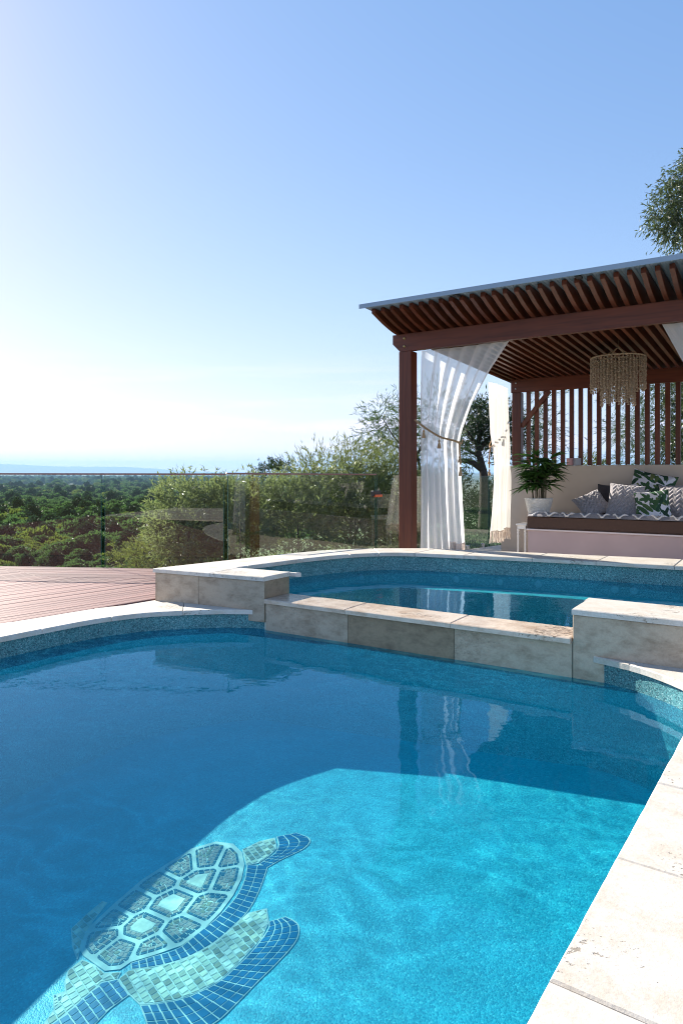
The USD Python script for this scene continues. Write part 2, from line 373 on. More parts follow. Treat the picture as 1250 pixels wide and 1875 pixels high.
leaf_mat('leaf_eucalypt', [(0.0, (0.045, 0.065, 0.026)), (0.5, (0.11, 0.13, 0.05)), (0.90, (0.21, 0.20, 0.09)), (1.0, (0.36, 0.17, 0.05))], rough=0.33, spec=0.9, trans=0.4)
leaf_mat('leaf_valley', [(0.0, (0.045, 0.085, 0.030)), (0.5, (0.09, 0.145, 0.042)), (1.0, (0.16, 0.20, 0.055))], rough=0.5, trans=0.45)
leaf_mat('leaf_valley_olive', [(0.0, (0.075, 0.105, 0.028)), (0.5, (0.14, 0.17, 0.042)), (1.0, (0.23, 0.235, 0.065))], rough=0.5, trans=0.45)
leaf_mat('leaf_palm', [(0.0, (0.03, 0.075, 0.018)), (0.5, (0.06, 0.14, 0.03)), (1.0, (0.11, 0.22, 0.045))], rough=0.28, spec=0.6, trans=0.22)
plain('far_woods', (0.022, 0.042, 0.016), 0.95, var=0.5, scale=0.02, col2=(0.055, 0.075, 0.026))
plain('terrain', (0.035, 0.050, 0.016), 0.95, scale=0.05, col2=(0.075, 0.085, 0.03))
plain('field', (0.17, 0.22, 0.055), 0.95, var=0.15, scale=0.03)
plain('grass', (0.045, 0.10, 0.018), 0.9, var=0.4, scale=6)

def pane(name, tint, ior=1.5, tintmul=1.0, refl=(1, 1, 1)):
    mat(name, {'f0': ('fresnel', {'IOR': ior}), 'f': ('math', {'math_type': 'multiply', 'value2': 1.9, 'use_clamp': True}), 'g': ('geometry', {}), 'k': ('mix_float', {'b': 0.0}),
               't': ('transparent_bsdf', {'color': tint}), 's': ('glossy_bsdf', {'color': refl, 'roughness': 0.0}), 'mx': ('mix_closure', {})},
        [('f0.fac', 'f.value1'), ('f.value', 'k.a'), ('g.backfacing', 'k.fac'), ('k.result', 'mx.fac'), ('t.BSDF', 'mx.closure1'), ('s.BSDF', 'mx.closure2')], surface='mx.closure')

pane('glass', (0.965, 0.985, 0.975))
plain('glass_edge', (0.03, 0.09, 0.075), 0.15, var=0.05)

def water(name, tint, caustic, ripple, milk, scale=1.0):
    """clear water: mirror by Fresnel, the rest passes, tinted; ripples bend the mirror and gather the light that passes"""
    t = np.array(tint)
    mat(name, {'g': ('geometry', {}), 'm': ('mapping', {'scale': (1, 1, 1), 'rotation': (0, 0, ANG)}),
               'n1': ('noise_texture', {'scale': 3.2 * scale, 'detail': 2.0, 'distortion': 0.4}), 'n2': ('noise_texture', {'scale': 15.0 * scale, 'detail': 2.0, 'distortion': 0.8}),
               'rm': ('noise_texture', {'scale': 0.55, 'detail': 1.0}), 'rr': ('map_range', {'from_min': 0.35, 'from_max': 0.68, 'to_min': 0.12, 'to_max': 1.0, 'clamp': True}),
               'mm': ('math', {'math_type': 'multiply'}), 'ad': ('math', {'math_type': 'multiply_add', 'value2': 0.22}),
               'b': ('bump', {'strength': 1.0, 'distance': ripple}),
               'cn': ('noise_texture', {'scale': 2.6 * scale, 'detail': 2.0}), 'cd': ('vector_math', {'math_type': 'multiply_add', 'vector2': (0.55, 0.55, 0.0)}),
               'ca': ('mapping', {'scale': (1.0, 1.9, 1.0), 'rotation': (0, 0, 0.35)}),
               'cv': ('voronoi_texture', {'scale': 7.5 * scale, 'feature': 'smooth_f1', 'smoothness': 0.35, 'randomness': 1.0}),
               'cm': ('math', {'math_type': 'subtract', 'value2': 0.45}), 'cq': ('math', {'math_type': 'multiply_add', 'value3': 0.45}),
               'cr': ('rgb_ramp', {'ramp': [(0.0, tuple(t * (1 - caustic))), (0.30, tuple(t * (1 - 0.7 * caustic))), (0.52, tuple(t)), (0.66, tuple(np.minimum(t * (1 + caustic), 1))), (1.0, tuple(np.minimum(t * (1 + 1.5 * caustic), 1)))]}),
               'f': ('fresnel', {'IOR': 1.33}), 'k': ('mix_float', {'b': 0.0}),
               't': ('transparent_bsdf', {}), 's': ('glossy_bsdf', {'color': (0.40, 0.64, 0.88), 'roughness': 0.0}), 'mx': ('mix_closure', {}),
               'tu': ('diffuse_bsdf', {'color': (0.0, 0.31, 0.60)}), 'tmx': ('mix_closure', {'fac': milk})},
        [('g.position', 'm.vector'), ('m.vector', 'n1.vector'), ('m.vector', 'n2.vector'), ('m.vector', 'rm.vector'), ('rm.fac', 'rr.value'),
         ('n2.fac', 'mm.value1'), ('rr.result', 'mm.value2'), ('mm.value', 'ad.value1'), ('n1.fac', 'ad.value3'), ('ad.value', 'b.height'), ('b.normal', 's.normal'), ('b.normal', 'f.normal'),
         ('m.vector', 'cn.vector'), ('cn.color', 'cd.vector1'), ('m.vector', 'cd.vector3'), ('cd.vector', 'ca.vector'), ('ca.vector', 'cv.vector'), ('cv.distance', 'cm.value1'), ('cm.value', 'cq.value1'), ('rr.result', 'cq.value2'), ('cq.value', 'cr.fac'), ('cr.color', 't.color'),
         ('f.fac', 'k.a'), ('g.backfacing', 'k.fac'), ('k.result', 'mx.fac'), ('t.BSDF', 'tmx.closure1'), ('tu.BSDF', 'tmx.closure2'), ('tmx.closure', 'mx.closure1'), ('s.BSDF', 'mx.closure2')], surface='mx.closure')

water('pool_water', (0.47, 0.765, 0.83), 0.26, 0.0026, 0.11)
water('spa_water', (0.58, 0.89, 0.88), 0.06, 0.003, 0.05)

mat('sheer', {'t': ('transparent_bsdf', {'color': (1, 1, 1)}), 'd': ('diffuse_bsdf', {'color': (0.86, 0.85, 0.86)}), 'l': ('translucent_bsdf', {'color': (0.95, 0.95, 0.96)}),
              'a': ('mix_closure', {'fac': 0.55}), 'w': ('layer_weight', {'blend': 0.5}), 'wr': ('map_range', {'from_min': 0.0, 'from_max': 0.8, 'to_min': 0.60, 'to_max': 0.95, 'clamp': True}),
              'b': ('mix_closure', {})},
    [('d.BSDF', 'a.closure1'), ('l.BSDF', 'a.closure2'), ('w.facing', 'wr.value'), ('wr.result', 'b.fac'), ('t.BSDF', 'b.closure1'), ('a.closure', 'b.closure2')], surface='b.closure')
mat('cream_cloth', {'t': ('transparent_bsdf', {'color': (1, 1, 1)}), 'd': ('diffuse_bsdf', {'color': (0.82, 0.79, 0.75)}), 'l': ('translucent_bsdf', {'color': (0.74, 0.71, 0.67)}),
              'a': ('mix_closure', {'fac': 0.4}), 'b': ('mix_closure', {'fac': 0.9})},
    [('d.BSDF', 'a.closure1'), ('l.BSDF', 'a.closure2'), ('t.BSDF', 'b.closure1'), ('a.closure', 'b.closure2')], surface='b.closure')
plain('fringe', (0.70, 0.60, 0.53), 0.9, var=0.15, scale=60)

def print_layer(k, rot, sc, thr):
    return ({f'm{k}': ('mapping', {'rotation': (0, rot, 0)}), f's{k}': ('mapping', {'scale': sc, 'location': (k * 3.3, k * 1.7, 0.4)}), f'v{k}': ('voronoi_texture', {'scale': 1.0, 'feature': 'f1', 'randomness': 0.9}),
             f'c{k}': ('separate_color', {}), f'a{k}': ('math', {'math_type': 'multiply_add', 'value2': 0.25}), f't{k}': ('map_range', {'from_min': thr - .02, 'from_max': thr + .02, 'to_min': 1.0, 'to_max': 0.0, 'clamp': True}),
             f'g{k}': ('rgb_ramp', {'ramp': [(0.0, (0.008, 0.032, 0.018)), (0.45, (0.014, 0.058, 0.028)), (0.8, (0.035, 0.095, 0.035)), (1.0, (0.12, 0.15, 0.05))]}), f'x{k}': ('mix', {})},
            [('g.object', f'm{k}.vector'), (f'm{k}.vector', f's{k}.vector'), (f's{k}.vector', f'v{k}.vector'), (f'v{k}.color', f'c{k}.color'), ('nz.fac', f'a{k}.value1'), (f'v{k}.distance', f'a{k}.value3'), (f'a{k}.value', f't{k}.value'),
             (f'c{k}.r', f'g{k}.fac'), (f't{k}.result', f'x{k}.fac'), (f'g{k}.color', f'x{k}.color2')])
L1, K1 = print_layer(1, 0.75, (16.0, 3.0, 5.5), 0.60)
L2, K2 = print_layer(2, -0.55, (17.0, 3.0, 5.0), 0.55)
L3, K3 = print_layer(3, 1.9, (15.0, 3.0, 5.0), 0.48)
L1['x1'] = ('mix', {'color1': (0.58, 0.58, 0.61)})
mat('leaf_print', {'g': ('texture_coordinate', {}), 'nz': ('noise_texture', {'scale': 30.0, 'detail': 2.0}), 'p': ('principled_bsdf', {'roughness': 0.9}), **L1, **L2, **L3},
    [('g.object', 'nz.vector')] + K1 + K2 + K3 + [('x1.color', 'x2.color1'), ('x2.color', 'x3.color1'), ('x3.color', 'p.base_color')])

# ------------------------------------------------------------------ setting: terrain, hills, patio, lawn
FENCE_L = np.array([-1.45, 8.60])                # corner of the fence

def fence_front(x): return 8.60 + (x + 1.45) * -0.115     # the stretch along the deck edge

def relief(x, y):
    r = np.hypot(x, y); th = np.arctan2(x, y)
    h = np.interp(r, [0, 9, 12, 20, 60, 130, 200, 300, 500, 800, 1000, 1500, 2500, 4000, 5200, 6500, 8500, 11000],
                  [-2.8, -2.8, -3.2, -5, -13, -21, -24, -26.5, -28, -24, -20, -17, -13, -4, 2, -10, 30, 20])
    ridge = np.exp(-((r - 8200) / 1100) ** 2) * (105 * np.exp(-((th + 0.50) / 0.13) ** 2) + 62 * np.exp(-((th + 0.31) / 0.10) ** 2) - 20)
    p = np.stack([x / 900, y / 900, 0 * x], -1)
    bumps = (meshkit.fbm(p, 4, 3) - 0.5) * np.interp(r, [100, 600, 2500, 6000], [0, 5, 16, 30])
    small = (meshkit.fbm(np.stack([x / 60, y / 60, 0 * x], -1), 3, 9) - 0.5) * np.interp(r, [400, 1500, 5000], [0, 5, 16])
    side = np.where(x > 0, np.interp(r, [0, 20, 60], [0, 1.2, 4]), 0)
    return h + ridge + bumps + small + side

rr = np.r_[np.geomspace(2.0, 120, 26), np.geomspace(135, 9800, 130)]
tt = np.r_[np.linspace(-1.15, 1.15, 300), np.linspace(1.15, 2 * np.pi - 1.15, 60)[1:]]
g_r, g_t = np.meshgrid(rr, tt, indexing='ij')
gx, gy = g_r * np.sin(g_t), g_r * np.cos(g_t)
gz = relief(gx, gy)
nr, nt = g_r.shape
ii = np.arange(nr * nt).reshape(nr, nt)
quads = np.stack([ii[:-1, :-1], ii[:-1, 1:], ii[1:, 1:], ii[1:, :-1]], -1).reshape(-1, 4)
verts = np.stack([gx, gy, gz], -1).reshape(-1, 3)
cap = np.array([[0, 0, -2.8]])
tri0 = np.array([[nr * nt, j + 1, j] for j in range(nt - 1)])
rq = g_r[:-1, :-1].ravel()
near_t = np.vstack([quads[rq < 1400][:, [0, 2, 1]], quads[rq < 1400][:, [0, 3, 2]]])
far_t = np.vstack([quads[rq >= 1400][:, [0, 2, 1]], quads[rq >= 1400][:, [0, 3, 2]]])
single('terrain', (np.vstack([verts, cap]), np.vstack([near_t, tri0])), 'terrain', kind='structure', smooth=True)
single('hills', (verts, far_t), 'far_woods', kind='structure', smooth=True)

def hz(x, y): return float(relief(np.array([float(x)]), np.array([float(y)]))[0])

def field(px0, px1, y0, y1):
    g = []
    xs = np.linspace(px0, px1, 24); ys = np.linspace(y0, y1, 8)
    X, Y = np.meshgrid(xs, ys); X = (X - 625) / F * Y
    v = np.stack([X, Y, relief(X, Y) + 0.9], -1).reshape(-1, 3); n = np.arange(len(v)).reshape(X.shape)
    q = np.stack([n[:-1, :-1], n[:-1, 1:], n[1:, 1:], n[1:, :-1]], -1).reshape(-1, 4)
    return (v, q)
single('pasture', field(-160, 95, 930, 1200), 'field', kind='structure', smooth=True)
single('pasture', field(118, 172, 960, 1180), 'field', kind='structure', smooth=True)
single('pasture', field(205, 262, 290, 335), 'field', kind='structure', smooth=True)

# pool outline: the inner edge of the coping, counter-clockwise
SP_R = np.array([1.546, 4.58]); SP_L = np.array([-0.674, 5.99])
right_curve = smooth_path([(1.60, 4.56), (1.72, 4.43), (1.86, 4.22), (1.95, 3.90), (1.90, 3.58), (1.75, 3.38), (1.572, 3.152)], 0.08)
right_line = np.array([[1.572, 3.152] - k * np.array([0.5774, 0.8165]) for k in np.linspace(0, 5.4, 50)])[1:]
left_curve = smooth_path([(-1.49, -1.30), (-2.4, -1.5), (-3.6, -1.0), (-4.25, 0.2), (-4.35, 1.5), (-3.95, 2.75), (-3.40, 3.72), (-2.9, 4.47), (-2.51, 5.03), (-2.09, 5.60), (-1.80, 5.85), (-1.53, 5.97), (-1.08, 6.05), (-0.78, 6.04)], 0.08)
pool_ring = np.vstack([right_curve, right_line, left_curve, [SP_L, SP_R]])
POOL = Polygon(pool_ring).buffer(0)
POOL = shapely.geometry.polygon.orient(POOL)

def fl(x, y): return -1.0 + 0.13 * x + 0.06 * (y - 4)       # the sloping floor

# spa outline
spa_out = Polygon([(-1.78, 6.54), tuple(SP_L), tuple(SP_R), tuple(SP_R + 2.6 * A), tuple(SP_R + 3.2 * A + 0.6 * B), tuple(SP_R + 3.0 * A + 1.9 * B), (3.62, 7.20), (2.27, 7.80), (1.0, 8.28), (0.45, 8.28), (0.05, 8.20), (-0.22, 8.06), (-0.50, 7.82), (-0.9, 7.43)])
spa_back_in = smooth_path([(-1.037, 6.60), (-0.88, 6.78), (-0.694, 6.98), (-0.48, 7.22), (-0.266, 7.42), (0.0, 7.63), (0.29, 7.78), (0.60, 7.84), (0.92, 7.78)], 0.06)
tipR = SP_R + 0.47 * B
spa_in = Polygon(np.vstack([[(-0.425, 6.265)], spa_back_in, [(2.11, 7.31), (3.34, 6.69), tuple(SP_R + 2.75 * A + 1.6 * B), tuple(SP_R + 2.75 * A + 0.75 * B), tuple(SP_R + 2.4 * A + 0.47 * B), tuple(tipR), tuple(SP_R + 0.34 * B), tuple(SP_L + 0.34 * B)]])).buffer(0)
SPA = spa_out.union(spa_in).buffer(0)

deck_poly = Polygon([(-9.5, -1), (-4.9, 0), (-4.75, 1.6), (-4.35, 2.95), (-3.8, 4.0), (-3.28, 4.78), (-2.73, 5.475), (-1.797, 6.58), (-1.70, 6.62), (-1.0, 7.35), (-0.6, 7.82), (-0.35, 8.1), (0.1, 8.35), (0.5, 10.5), (-1.42, 8.585), (-9.5, fence_front(-9.5) - 0.02)])
coping_zone = POOL.buffer(0.45, join_style=1)
patio = Polygon([(-9.5, -6), (9, -6), (9, 9.0), (5.6, 15.4), (3.2, 13.2), (-1.42, 8.57), (-9.5, 9.4)]).difference(unary_union([coping_zone, SPA.buffer(-0.01), deck_poly]))
low_zone = Polygon([(0.2, 8.1), (3.5, 6.8), (4.6, 5.0), (9, 5.0), (9, 16), (0, 16)])
single('patio', prism(patio.difference(low_zone), -0.40, -0.012), 'patio', kind='structure')
single('pergola_floor', prism(patio.intersection(low_zone), -0.40, -0.15), 'patio', kind='structure')
lawn = Polygon([(-1.3, 8.85), (3.1, 13.3), (5.4, 15.5), (9.2, 9.2), (12, 7), (20, 10), (18, 22), (2, 21), (-2, 13)])
gl = trimesh.creation.triangulate_polygon(shapely.segmentize(lawn, 0.6), engine='earcut') if hasattr(trimesh.creation, 'triangulate_polygon') else None
single('lawn', prism(lawn, -3.5, -0.22), 'grass', kind='structure')

# grass blades on the stretch of lawn behind the fence
gb = []
bx = RNG.uniform(1.0, 4.6, 9000); by = bx * 0.0 + RNG.uniform(11.2, 17.5, 9000)
ok = np.array([lawn.contains(Point(a, b)) and b - a > 10.2 for a, b in zip(bx, by)])
bx, by = bx[ok], by[ok]; n = len(bx)
th = RNG.uniform(0, 2 * np.pi, n); hgt = RNG.uniform(0.05, 0.13, n); le = RNG.normal(0, 0.035, (n, 2))
b0 = np.c_[bx, by, np.full(n, -0.222)]; d = np.c_[np.cos(th), np.sin(th), 0 * th] * 0.006
gv = np.stack([b0 - d, b0 + d, b0 + np.c_[le, hgt]], 1).reshape(-1, 3)
single('grass', (gv, np.arange(3 * n).reshape(-1, 3)), 'grass', 'short green grass growing behind the glass fence by the pergola', 'grass', kind='stuff')

# ------------------------------------------------------------------ pool
pool = thing('swimming_pool', 'large freeform blue pebble swimming pool edged with travertine coping', 'swimming pool', (0.4, 3.2, 0))
wall_ring = np.array(shapely.geometry.polygon.orient(POOL.buffer(0.022, join_style=2)).exterior.coords)
wv, wf = [], []
for x, y in wall_ring: wv += [(x, y, -0.042), (x, y, fl(x, y) - 0.03)]
for i in range(len(wall_ring) - 1):
    a = 2 * i; wf += [[a, a + 1, a + 3], [a, a + 3, a + 2]]
part(pool, 'pool_wall', (wv, wf), 'pebble_wall', smooth=25)
fv, ff = trimesh.creation.triangulate_polygon(Polygon(wall_ring), engine='earcut')
part(pool, 'pool_floor', (np.c_[fv, fl(fv[:, 0], fv[:, 1])], ff), 'pebble_floor')
WATER = -0.165
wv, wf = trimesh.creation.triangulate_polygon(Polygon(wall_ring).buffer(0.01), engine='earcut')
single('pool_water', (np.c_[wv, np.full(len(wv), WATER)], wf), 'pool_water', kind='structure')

def pavers_along(path, width, step, first=0.0, side=-1):
    """outlines of stones along a path (n, 2); side -1 lays them to the right of it"""
    L = np.r_[0, np.cumsum(np.linalg.norm(np.diff(path, axis=0), axis=1))]
    t = np.gradient(path, axis=0); t /= np.linalg.norm(t, axis=1, keepdims=True); nrm = np.c_[-t[:, 1], t[:, 0]] * side
    cuts = np.r_[0, np.arange(first if first > 0.05 else step, L[-1] - 0.08, step), L[-1]]
    for a, b in zip(cuts[:-1], cuts[1:]):
        s = np.unique(np.r_[a, L[(L > a + 0.01) & (L < b - 0.01)], b])
        f = lambda q: np.stack([np.interp(s, L, q[:, k]) for k in (0, 1)], 1)
        c, m = f(path), f(nrm)
        yield Polygon(np.vstack([c, (c + m * width)[::-1]])).buffer(0).buffer(-0.0012, join_style=2)

OUT = -1 if False else 1
ring = np.array(POOL.exterior.coords)
blocked = SPA.buffer(0.003)
left_p, right_p = left_curve, np.vstack([right_curve, right_line])
k = 0
# the ring runs clockwise or counter-clockwise: find which side is outside
def outside_side(path):
    t = path[len(path) // 2 + 1] - path[len(path) // 2]; n_ = np.array([-t[1], t[0]]); n_ /= np.linalg.norm(n_)
    return -1 if POOL.contains(Point(*(path[len(path) // 2] + 0.05 * n_))) else 1
L_right0 = np.linalg.norm(np.diff(right_curve, axis=0), axis=1).sum()
first_line = (np.array([1.219, 2.666]) - right_curve[-1]); first_line = np.linalg.norm(first_line)
for path, first in ((left_p, 0.3), (right_p, (L_right0 + first_line) % 0.635)):
    for pg in pavers_along(path, 0.45, 0.635 if path is right_p else 0.60, first, outside_side(path)):
        pg = pg.difference(blocked)
        for g in polys(pg):
            if g.area < 0.004: continue
            k += 1
            m = slab(g, -0.040, 0.0015 * R.uniform(-1, 1), 0.006, rough=0.004, seed=k)
            if m is not None: part(pool, 'paver', m, 'travertine')
single('coping_bed', prism(coping_zone.difference(Polygon(wall_ring).buffer(0.004)).difference(SPA.buffer(-0.02)), -0.30, -0.041), 'grout', kind='structure')

# ------------------------------------------------------------------ spa
spa = thing('raised_spa', 'raised round-backed spa clad in travertine with a low spillway into the pool', 'spa', (1.2, 6.4, 0))
core = SPA.buffer(-0.03, join_style=2)
spill = Polygon([SP_L, SP_R, SP_R + 0.34 * B, SP_L + 0.34 * B])
rim = core.difference(spa_in.buffer(0.02, join_style=2)).difference(spill.buffer(0.012, join_style=2).union(Polygon([SP_L - .1 * B, SP_R - .1 * B, SP_R + .34 * B, SP_L + .34 * B])))
part(spa, 'rim_core', prism(rim, -0.19, 0.262), 'grout')
spill_core = Polygon([SP_L + 0.018 * B - .012 * A, SP_R + 0.018 * B + .012 * A, SP_R + 0.31 * B, SP_L + 0.31 * B])
part(spa, 'spillway_core', prism(spill_core, -0.19, 0.072), 'grout')
# inside of the spa: pebbled wall, seat ledge, deep middle
SW = 0.098
inner = shapely.geometry.polygon.orient(spa_in.buffer(0.015, join_style=2))
ledge_in = inner.buffer(-0.36, join_style=1)
LEDGE, PIT = -0.045, -0.62
iv, if_ = [], []
rc = np.array(inner.exterior.coords)
def on_spill(x, y):
    r_ = np.array([x, y]) - SP_L; return abs(r_ @ B - 0.325) < 0.03 and -0.1 < r_ @ A < np.linalg.norm(SP_R - SP_L) + 0.1
for x, y in rc: iv += [(x, y, 0.069 if on_spill(x, y) else 0.261), (x, y, LEDGE)]
for i in range(len(rc) - 1):
    a = 2 * i; if_ += [[a, a + 1, a + 3], [a, a + 3, a + 2]]
part(spa, 'spa_wall', (iv, if_), 'pebble_wall', smooth=25)
lv, lf = trimesh.creation.triangulate_polygon(inner.difference(ledge_in), engine='earcut')
part(spa, 'spa_ledge', (np.c_[lv, np.full(len(lv), LEDGE)], lf), 'pebble_floor')
rc = np.array(shapely.geometry.polygon.orient(ledge_in).exterior.coords); iv, if_ = [], []
for x, y in rc: iv += [(x, y, LEDGE), (x, y, PIT)]
for i in range(len(rc) - 1):
    a = 2 * i; if_ += [[a, a + 1, a + 3], [a, a + 3, a + 2]]
fv, ff = trimesh.creation.triangulate_polygon(ledge_in, engine='earcut')
part(spa, 'spa_floor', cat_([trimesh.Trimesh(iv, if_, process=False), trimesh.Trimesh(np.c_[fv, np.full(len(fv), PIT)], ff, process=False)]), 'pebble_wall')
wv, wf = trimesh.creation.triangulate_polygon(inner.buffer(0.004), engine='earcut')
single('spa_water', (np.c_[wv, np.full(len(wv), SW)], wf), 'spa_water', kind='structure')
# jets: pale discs on the ledge and on the wall
back_line = np.array(inner.exterior.coords)
for px, py, z in ((862, 1062, LEDGE), (1020, 1072, LEDGE), (1152, 1084, LEDGE), (1218, 1096, LEDGE), (884, 1064, LEDGE)):
    p = at(px, py, z); p[2] = z + 0.006
    if inner.contains(Point(p[0], p[1])) and not ledge_in.buffer(0.05).contains(Point(p[0], p[1])):
        part(spa, 'jet', lathe([(0.0, 0.0), (0.045, 0.0), (0.042, 0.008), (0.02, 0.012), (0.0, 0.010)], 16, p), 'jet')
for px, z in ((660, 0.03), (835, 0.02), (915, 0.02), (985, 0.02), (1125, 0.02), (1160, 0.02)):
    ray = LineString([(0, 0), ((px - 625) / F * 12, 12)]); hit = ray.intersection(inner.exterior)
    pts = [q for q in getattr(hit, 'geoms', [hit])]
    if not pts: continue
    q = max(pts, key=lambda s: s.y)
    jm = lathe([(0.0, 0.012), (0.015, 0.016), (0.035, 0.01), (0.04, 0.0)], 16)
    v = jm.vertices; jm.vertices = np.c_[q.x + v[:, 0] * A[0] - v[:, 2] * B[0], q.y + v[:, 0] * A[1] - v[:, 2] * B[1], z + v[:, 1]]
    part(spa, 'jet', jm, 'jet')

# cladding tiles: slabs set against the faces, each with its own stone
def clad(p, q, z0, z1, cuts, mats, t=0.018):
    p, q = np.array(p, float), np.array(q, float); d = (q - p) / np.linalg.norm(q - p); n_ = np.array([d[1], -d[0]]); L = np.linalg.norm(q - p)
    cs = [0] + list(cuts) + [L]
    for i, (a, b) in enumerate(zip(cs[:-1], cs[1:])):
        m = cbox((a + 0.0015, 0, z0), (b - 0.0015, t, z1), 0.003); v = m.vertices
        m.vertices = np.c_[p[0] + v[:, 0] * d[0] - v[:, 1] * n_[0] * 1, p[1] + v[:, 0] * d[1] - v[:, 1] * n_[1], v[:, 2]]
        part(spa, 'wall_tile', m, mats[i % len(mats)])
C, Bn = 'travertine_cladding', 'travertine_brown'
def px_cut(p, q, px):
    p, q = np.array(p), np.array(q); d = (q - p) / np.linalg.norm(q - p); k_ = (px - 625) / F
    return (k_ * p[1] - p[0]) / (d[0] - k_ * d[1])
BL = np.array([-1.78, 6.54])
clad(BL, SP_L, -0.10, 0.259, [px_cut(BL, SP_L, 363)], [C])
clad(SP_L + (0, 0), SP_L + 0.0 * A + 0.36 * B, -0.10, 0.259, [], [Bn])
clad(SP_L + 0.012 * A, SP_R - 0.004 * A, -0.19, 0.069, [px_cut(SP_L, SP_R, 634), px_cut(SP_L, SP_R, 828)], [C, Bn, C])
clad(SP_R - 0.0 * A, SP_R + 2.6 * A, -0.19, 0.259, [0.86, 1.72], [C])
clad(SP_R + 0.47 * B, SP_R, -0.19, 0.259, [], [C])
clad((-1.0, 7.33), BL, -0.06, 0.259, [0.55], [C])
# coping stones of the spa
rim_cop = SPA.buffer(0.012, join_style=2).difference(spa_in.buffer(-0.012, join_style=2)).difference(Polygon([SP_L - .2 * B + .004 * A, SP_R - .2 * B - .004 * A, SP_R + .36 * B - .004 * A, SP_L + .36 * B + .004 * A]))
cutters = []
for p, d in (((0.97, 8.0), B), ((1.62, 8.0), B), ((2.22, 7.6), B), ((2.85, 7.4), B), ((3.45, 7.0), B), ((0.40, 8.1), (-0.1, 1)), ((-0.1, 7.95), (-.55, .8)), ((-0.62, 7.45), (-.75, .66)), ((-1.12, 6.85), (-.85, .53)),
             (tuple(SP_R + 1.05 * A), B), (tuple(SP_R + 1.75 * A), B), (tuple(BL + 0.53 * (SP_L - BL)), B), ((4.2, 5.2), (1, .2))):
    p, d = np.array(p), np.array(d, float) / np.linalg.norm(d)
    cutters.append(LineString([p - 0.75 * d, p + 0.75 * d]).buffer(0.002))
for i, g in enumerate(polys(rim_cop.difference(unary_union(cutters)))):
    part(spa, 'paver', slab(g, 0.2605, 0.30 + R.uniform(-.001, .001), 0.006, rough=0.004, seed=50 + i), 'travertine')
# wet spillway stones
Lsp = np.linalg.norm(SP_R - SP_L)
cs = [0.006, px_cut(SP_L, SP_R, 634), px_cut(SP_L, SP_R, 828), Lsp - 0.006]
for i, (a, b) in enumerate(zip(cs[:-1], cs[1:])):
    g = Polygon([SP_L + (a + .0015) * A - .015 * B, SP_L + (b - .0015) * A - .015 * B, SP_L + (b - .0015) * A + .335 * B, SP_L + (a + .0015) * A + .335 * B])
    part(spa, 'spillway_stone', slab(shapely.geometry.polygon.orient(g), 0.0705, 0.108, 0.006, rough=0.006, seed=80 + i), 'travertine_wet')

# ------------------------------------------------------------------ deck boards
deck = thing('deck', kind='structure', base=(-3.5, 7, 0))
part(deck, 'deck_base', prism(deck_poly.buffer(-0.01), -0.20, -0.045), 'deck_base')
DF = np.array([0.65, 0.76]); DF /= np.linalg.norm(DF); DN = np.array([-DF[1], DF[0]])
Kc = np.array([-3.52, 8.0])                        # where the two borders meet
BR = np.array([1.37, -0.144]); BR /= np.linalg.norm(BR)
mitre = np.array([-4.2, 8.64]) - Kc; mitre /= np.linalg.norm(mitre)
far = 12
right_border = Polygon([Kc, Kc + BR * far, Kc + BR * far + np.array([0, 4]), Kc + mitre * 4])
left_border = Polygon([Kc, Kc + mitre * 4, Kc + mitre * 4 - DF * far, Kc - DF * far])
field_zone = Polygon([Kc, Kc - DF * far, Kc - DF * far - DN * 6, Kc + BR * far - DN * 6, Kc + BR * far])
PITCH = 0.096
def boards(zone, o, d, n_, material, zlift):
    zone = zone.intersection(deck_poly)
    for k in range(-60, 90):
        a = o + n_ * (k * PITCH + 0.002); b = o + n_ * ((k + 1) * PITCH - 0.003)
        strip = Polygon([a - d * 15, a + d * 15, b + d * 15, b - d * 15]).intersection(zone.buffer(-0.002, join_style=2))
        for g in polys(strip):
            if g.area < 0.01 or g.bounds[3] < 3.2: continue
            m = slab(g, -0.024, 0.0 + R.uniform(-.0012, .0012), 0.003)
            if m is not None: part(deck, 'board', m, material)
boards(field_zone, Kc, DF, DN, 'deck_board', 0)
boards(left_border, Kc, DF, DN, 'deck_board', 0)
boards(right_border, Kc, BR, np.array([-BR[1], BR[0]]), 'deck_border', 0)

# ------------------------------------------------------------------ glass fence
fence = thing('glass_fence', 'frameless glass pool fence with a thin dark rail along its top', 'fence', (-1.45, 8.6, 0))
C45 = np.array([0.7071, 0.7071])
def glass_panel(p, q, z0, z1, t=0.012):
    p, q = np.array(p), np.array(q); d = (q - p) / np.linalg.norm(q - p); n_ = np.array([-d[1], d[0]])
    g = Polygon([p - n_ * t / 2, q - n_ * t / 2, q + n_ * t / 2, p + n_ * t / 2])
    o = part(fence, 'glass_panel', prism(g, z0, z1), 'glass')
    for e, s in ((p, -1), (q, 1)):
        e2 = e + d * s * 0.0016
        gg = Polygon([e2 - n_ * t / 2 - d * .0011, e2 + n_ * t / 2 - d * .0011, e2 + n_ * t / 2 + d * .0011, e2 - n_ * t / 2 + d * .0011])
        part(o, 'edge', prism(gg, z0, z1), 'glass_edge')
    return o
def on_front(px):
    k_ = (px - 625) / F
    y = (8.60 + 1.45 * -0.115) / (1 + 0.115 * k_); return np.array([k_ * y, y])
def on_back(px):
    k_ = (px - 625) / F; y = 10.05 / (1 - k_); return np.array([k_ * y, y])
front_joints = [(-880, -560), (-553, -190), (-183, 185.2), (192.5, 409)]
for a, b in front_joints: glass_panel(on_front(a), on_front(b), -0.06, 1.195)
back_joints = [(417, 686), (689.5, 742), (746, 843), (846, 893), (896, 935)]
for a, b in back_joints: glass_panel(on_back(a), on_back(b), -0.18, 1.185 if a < 690 else 1.165)
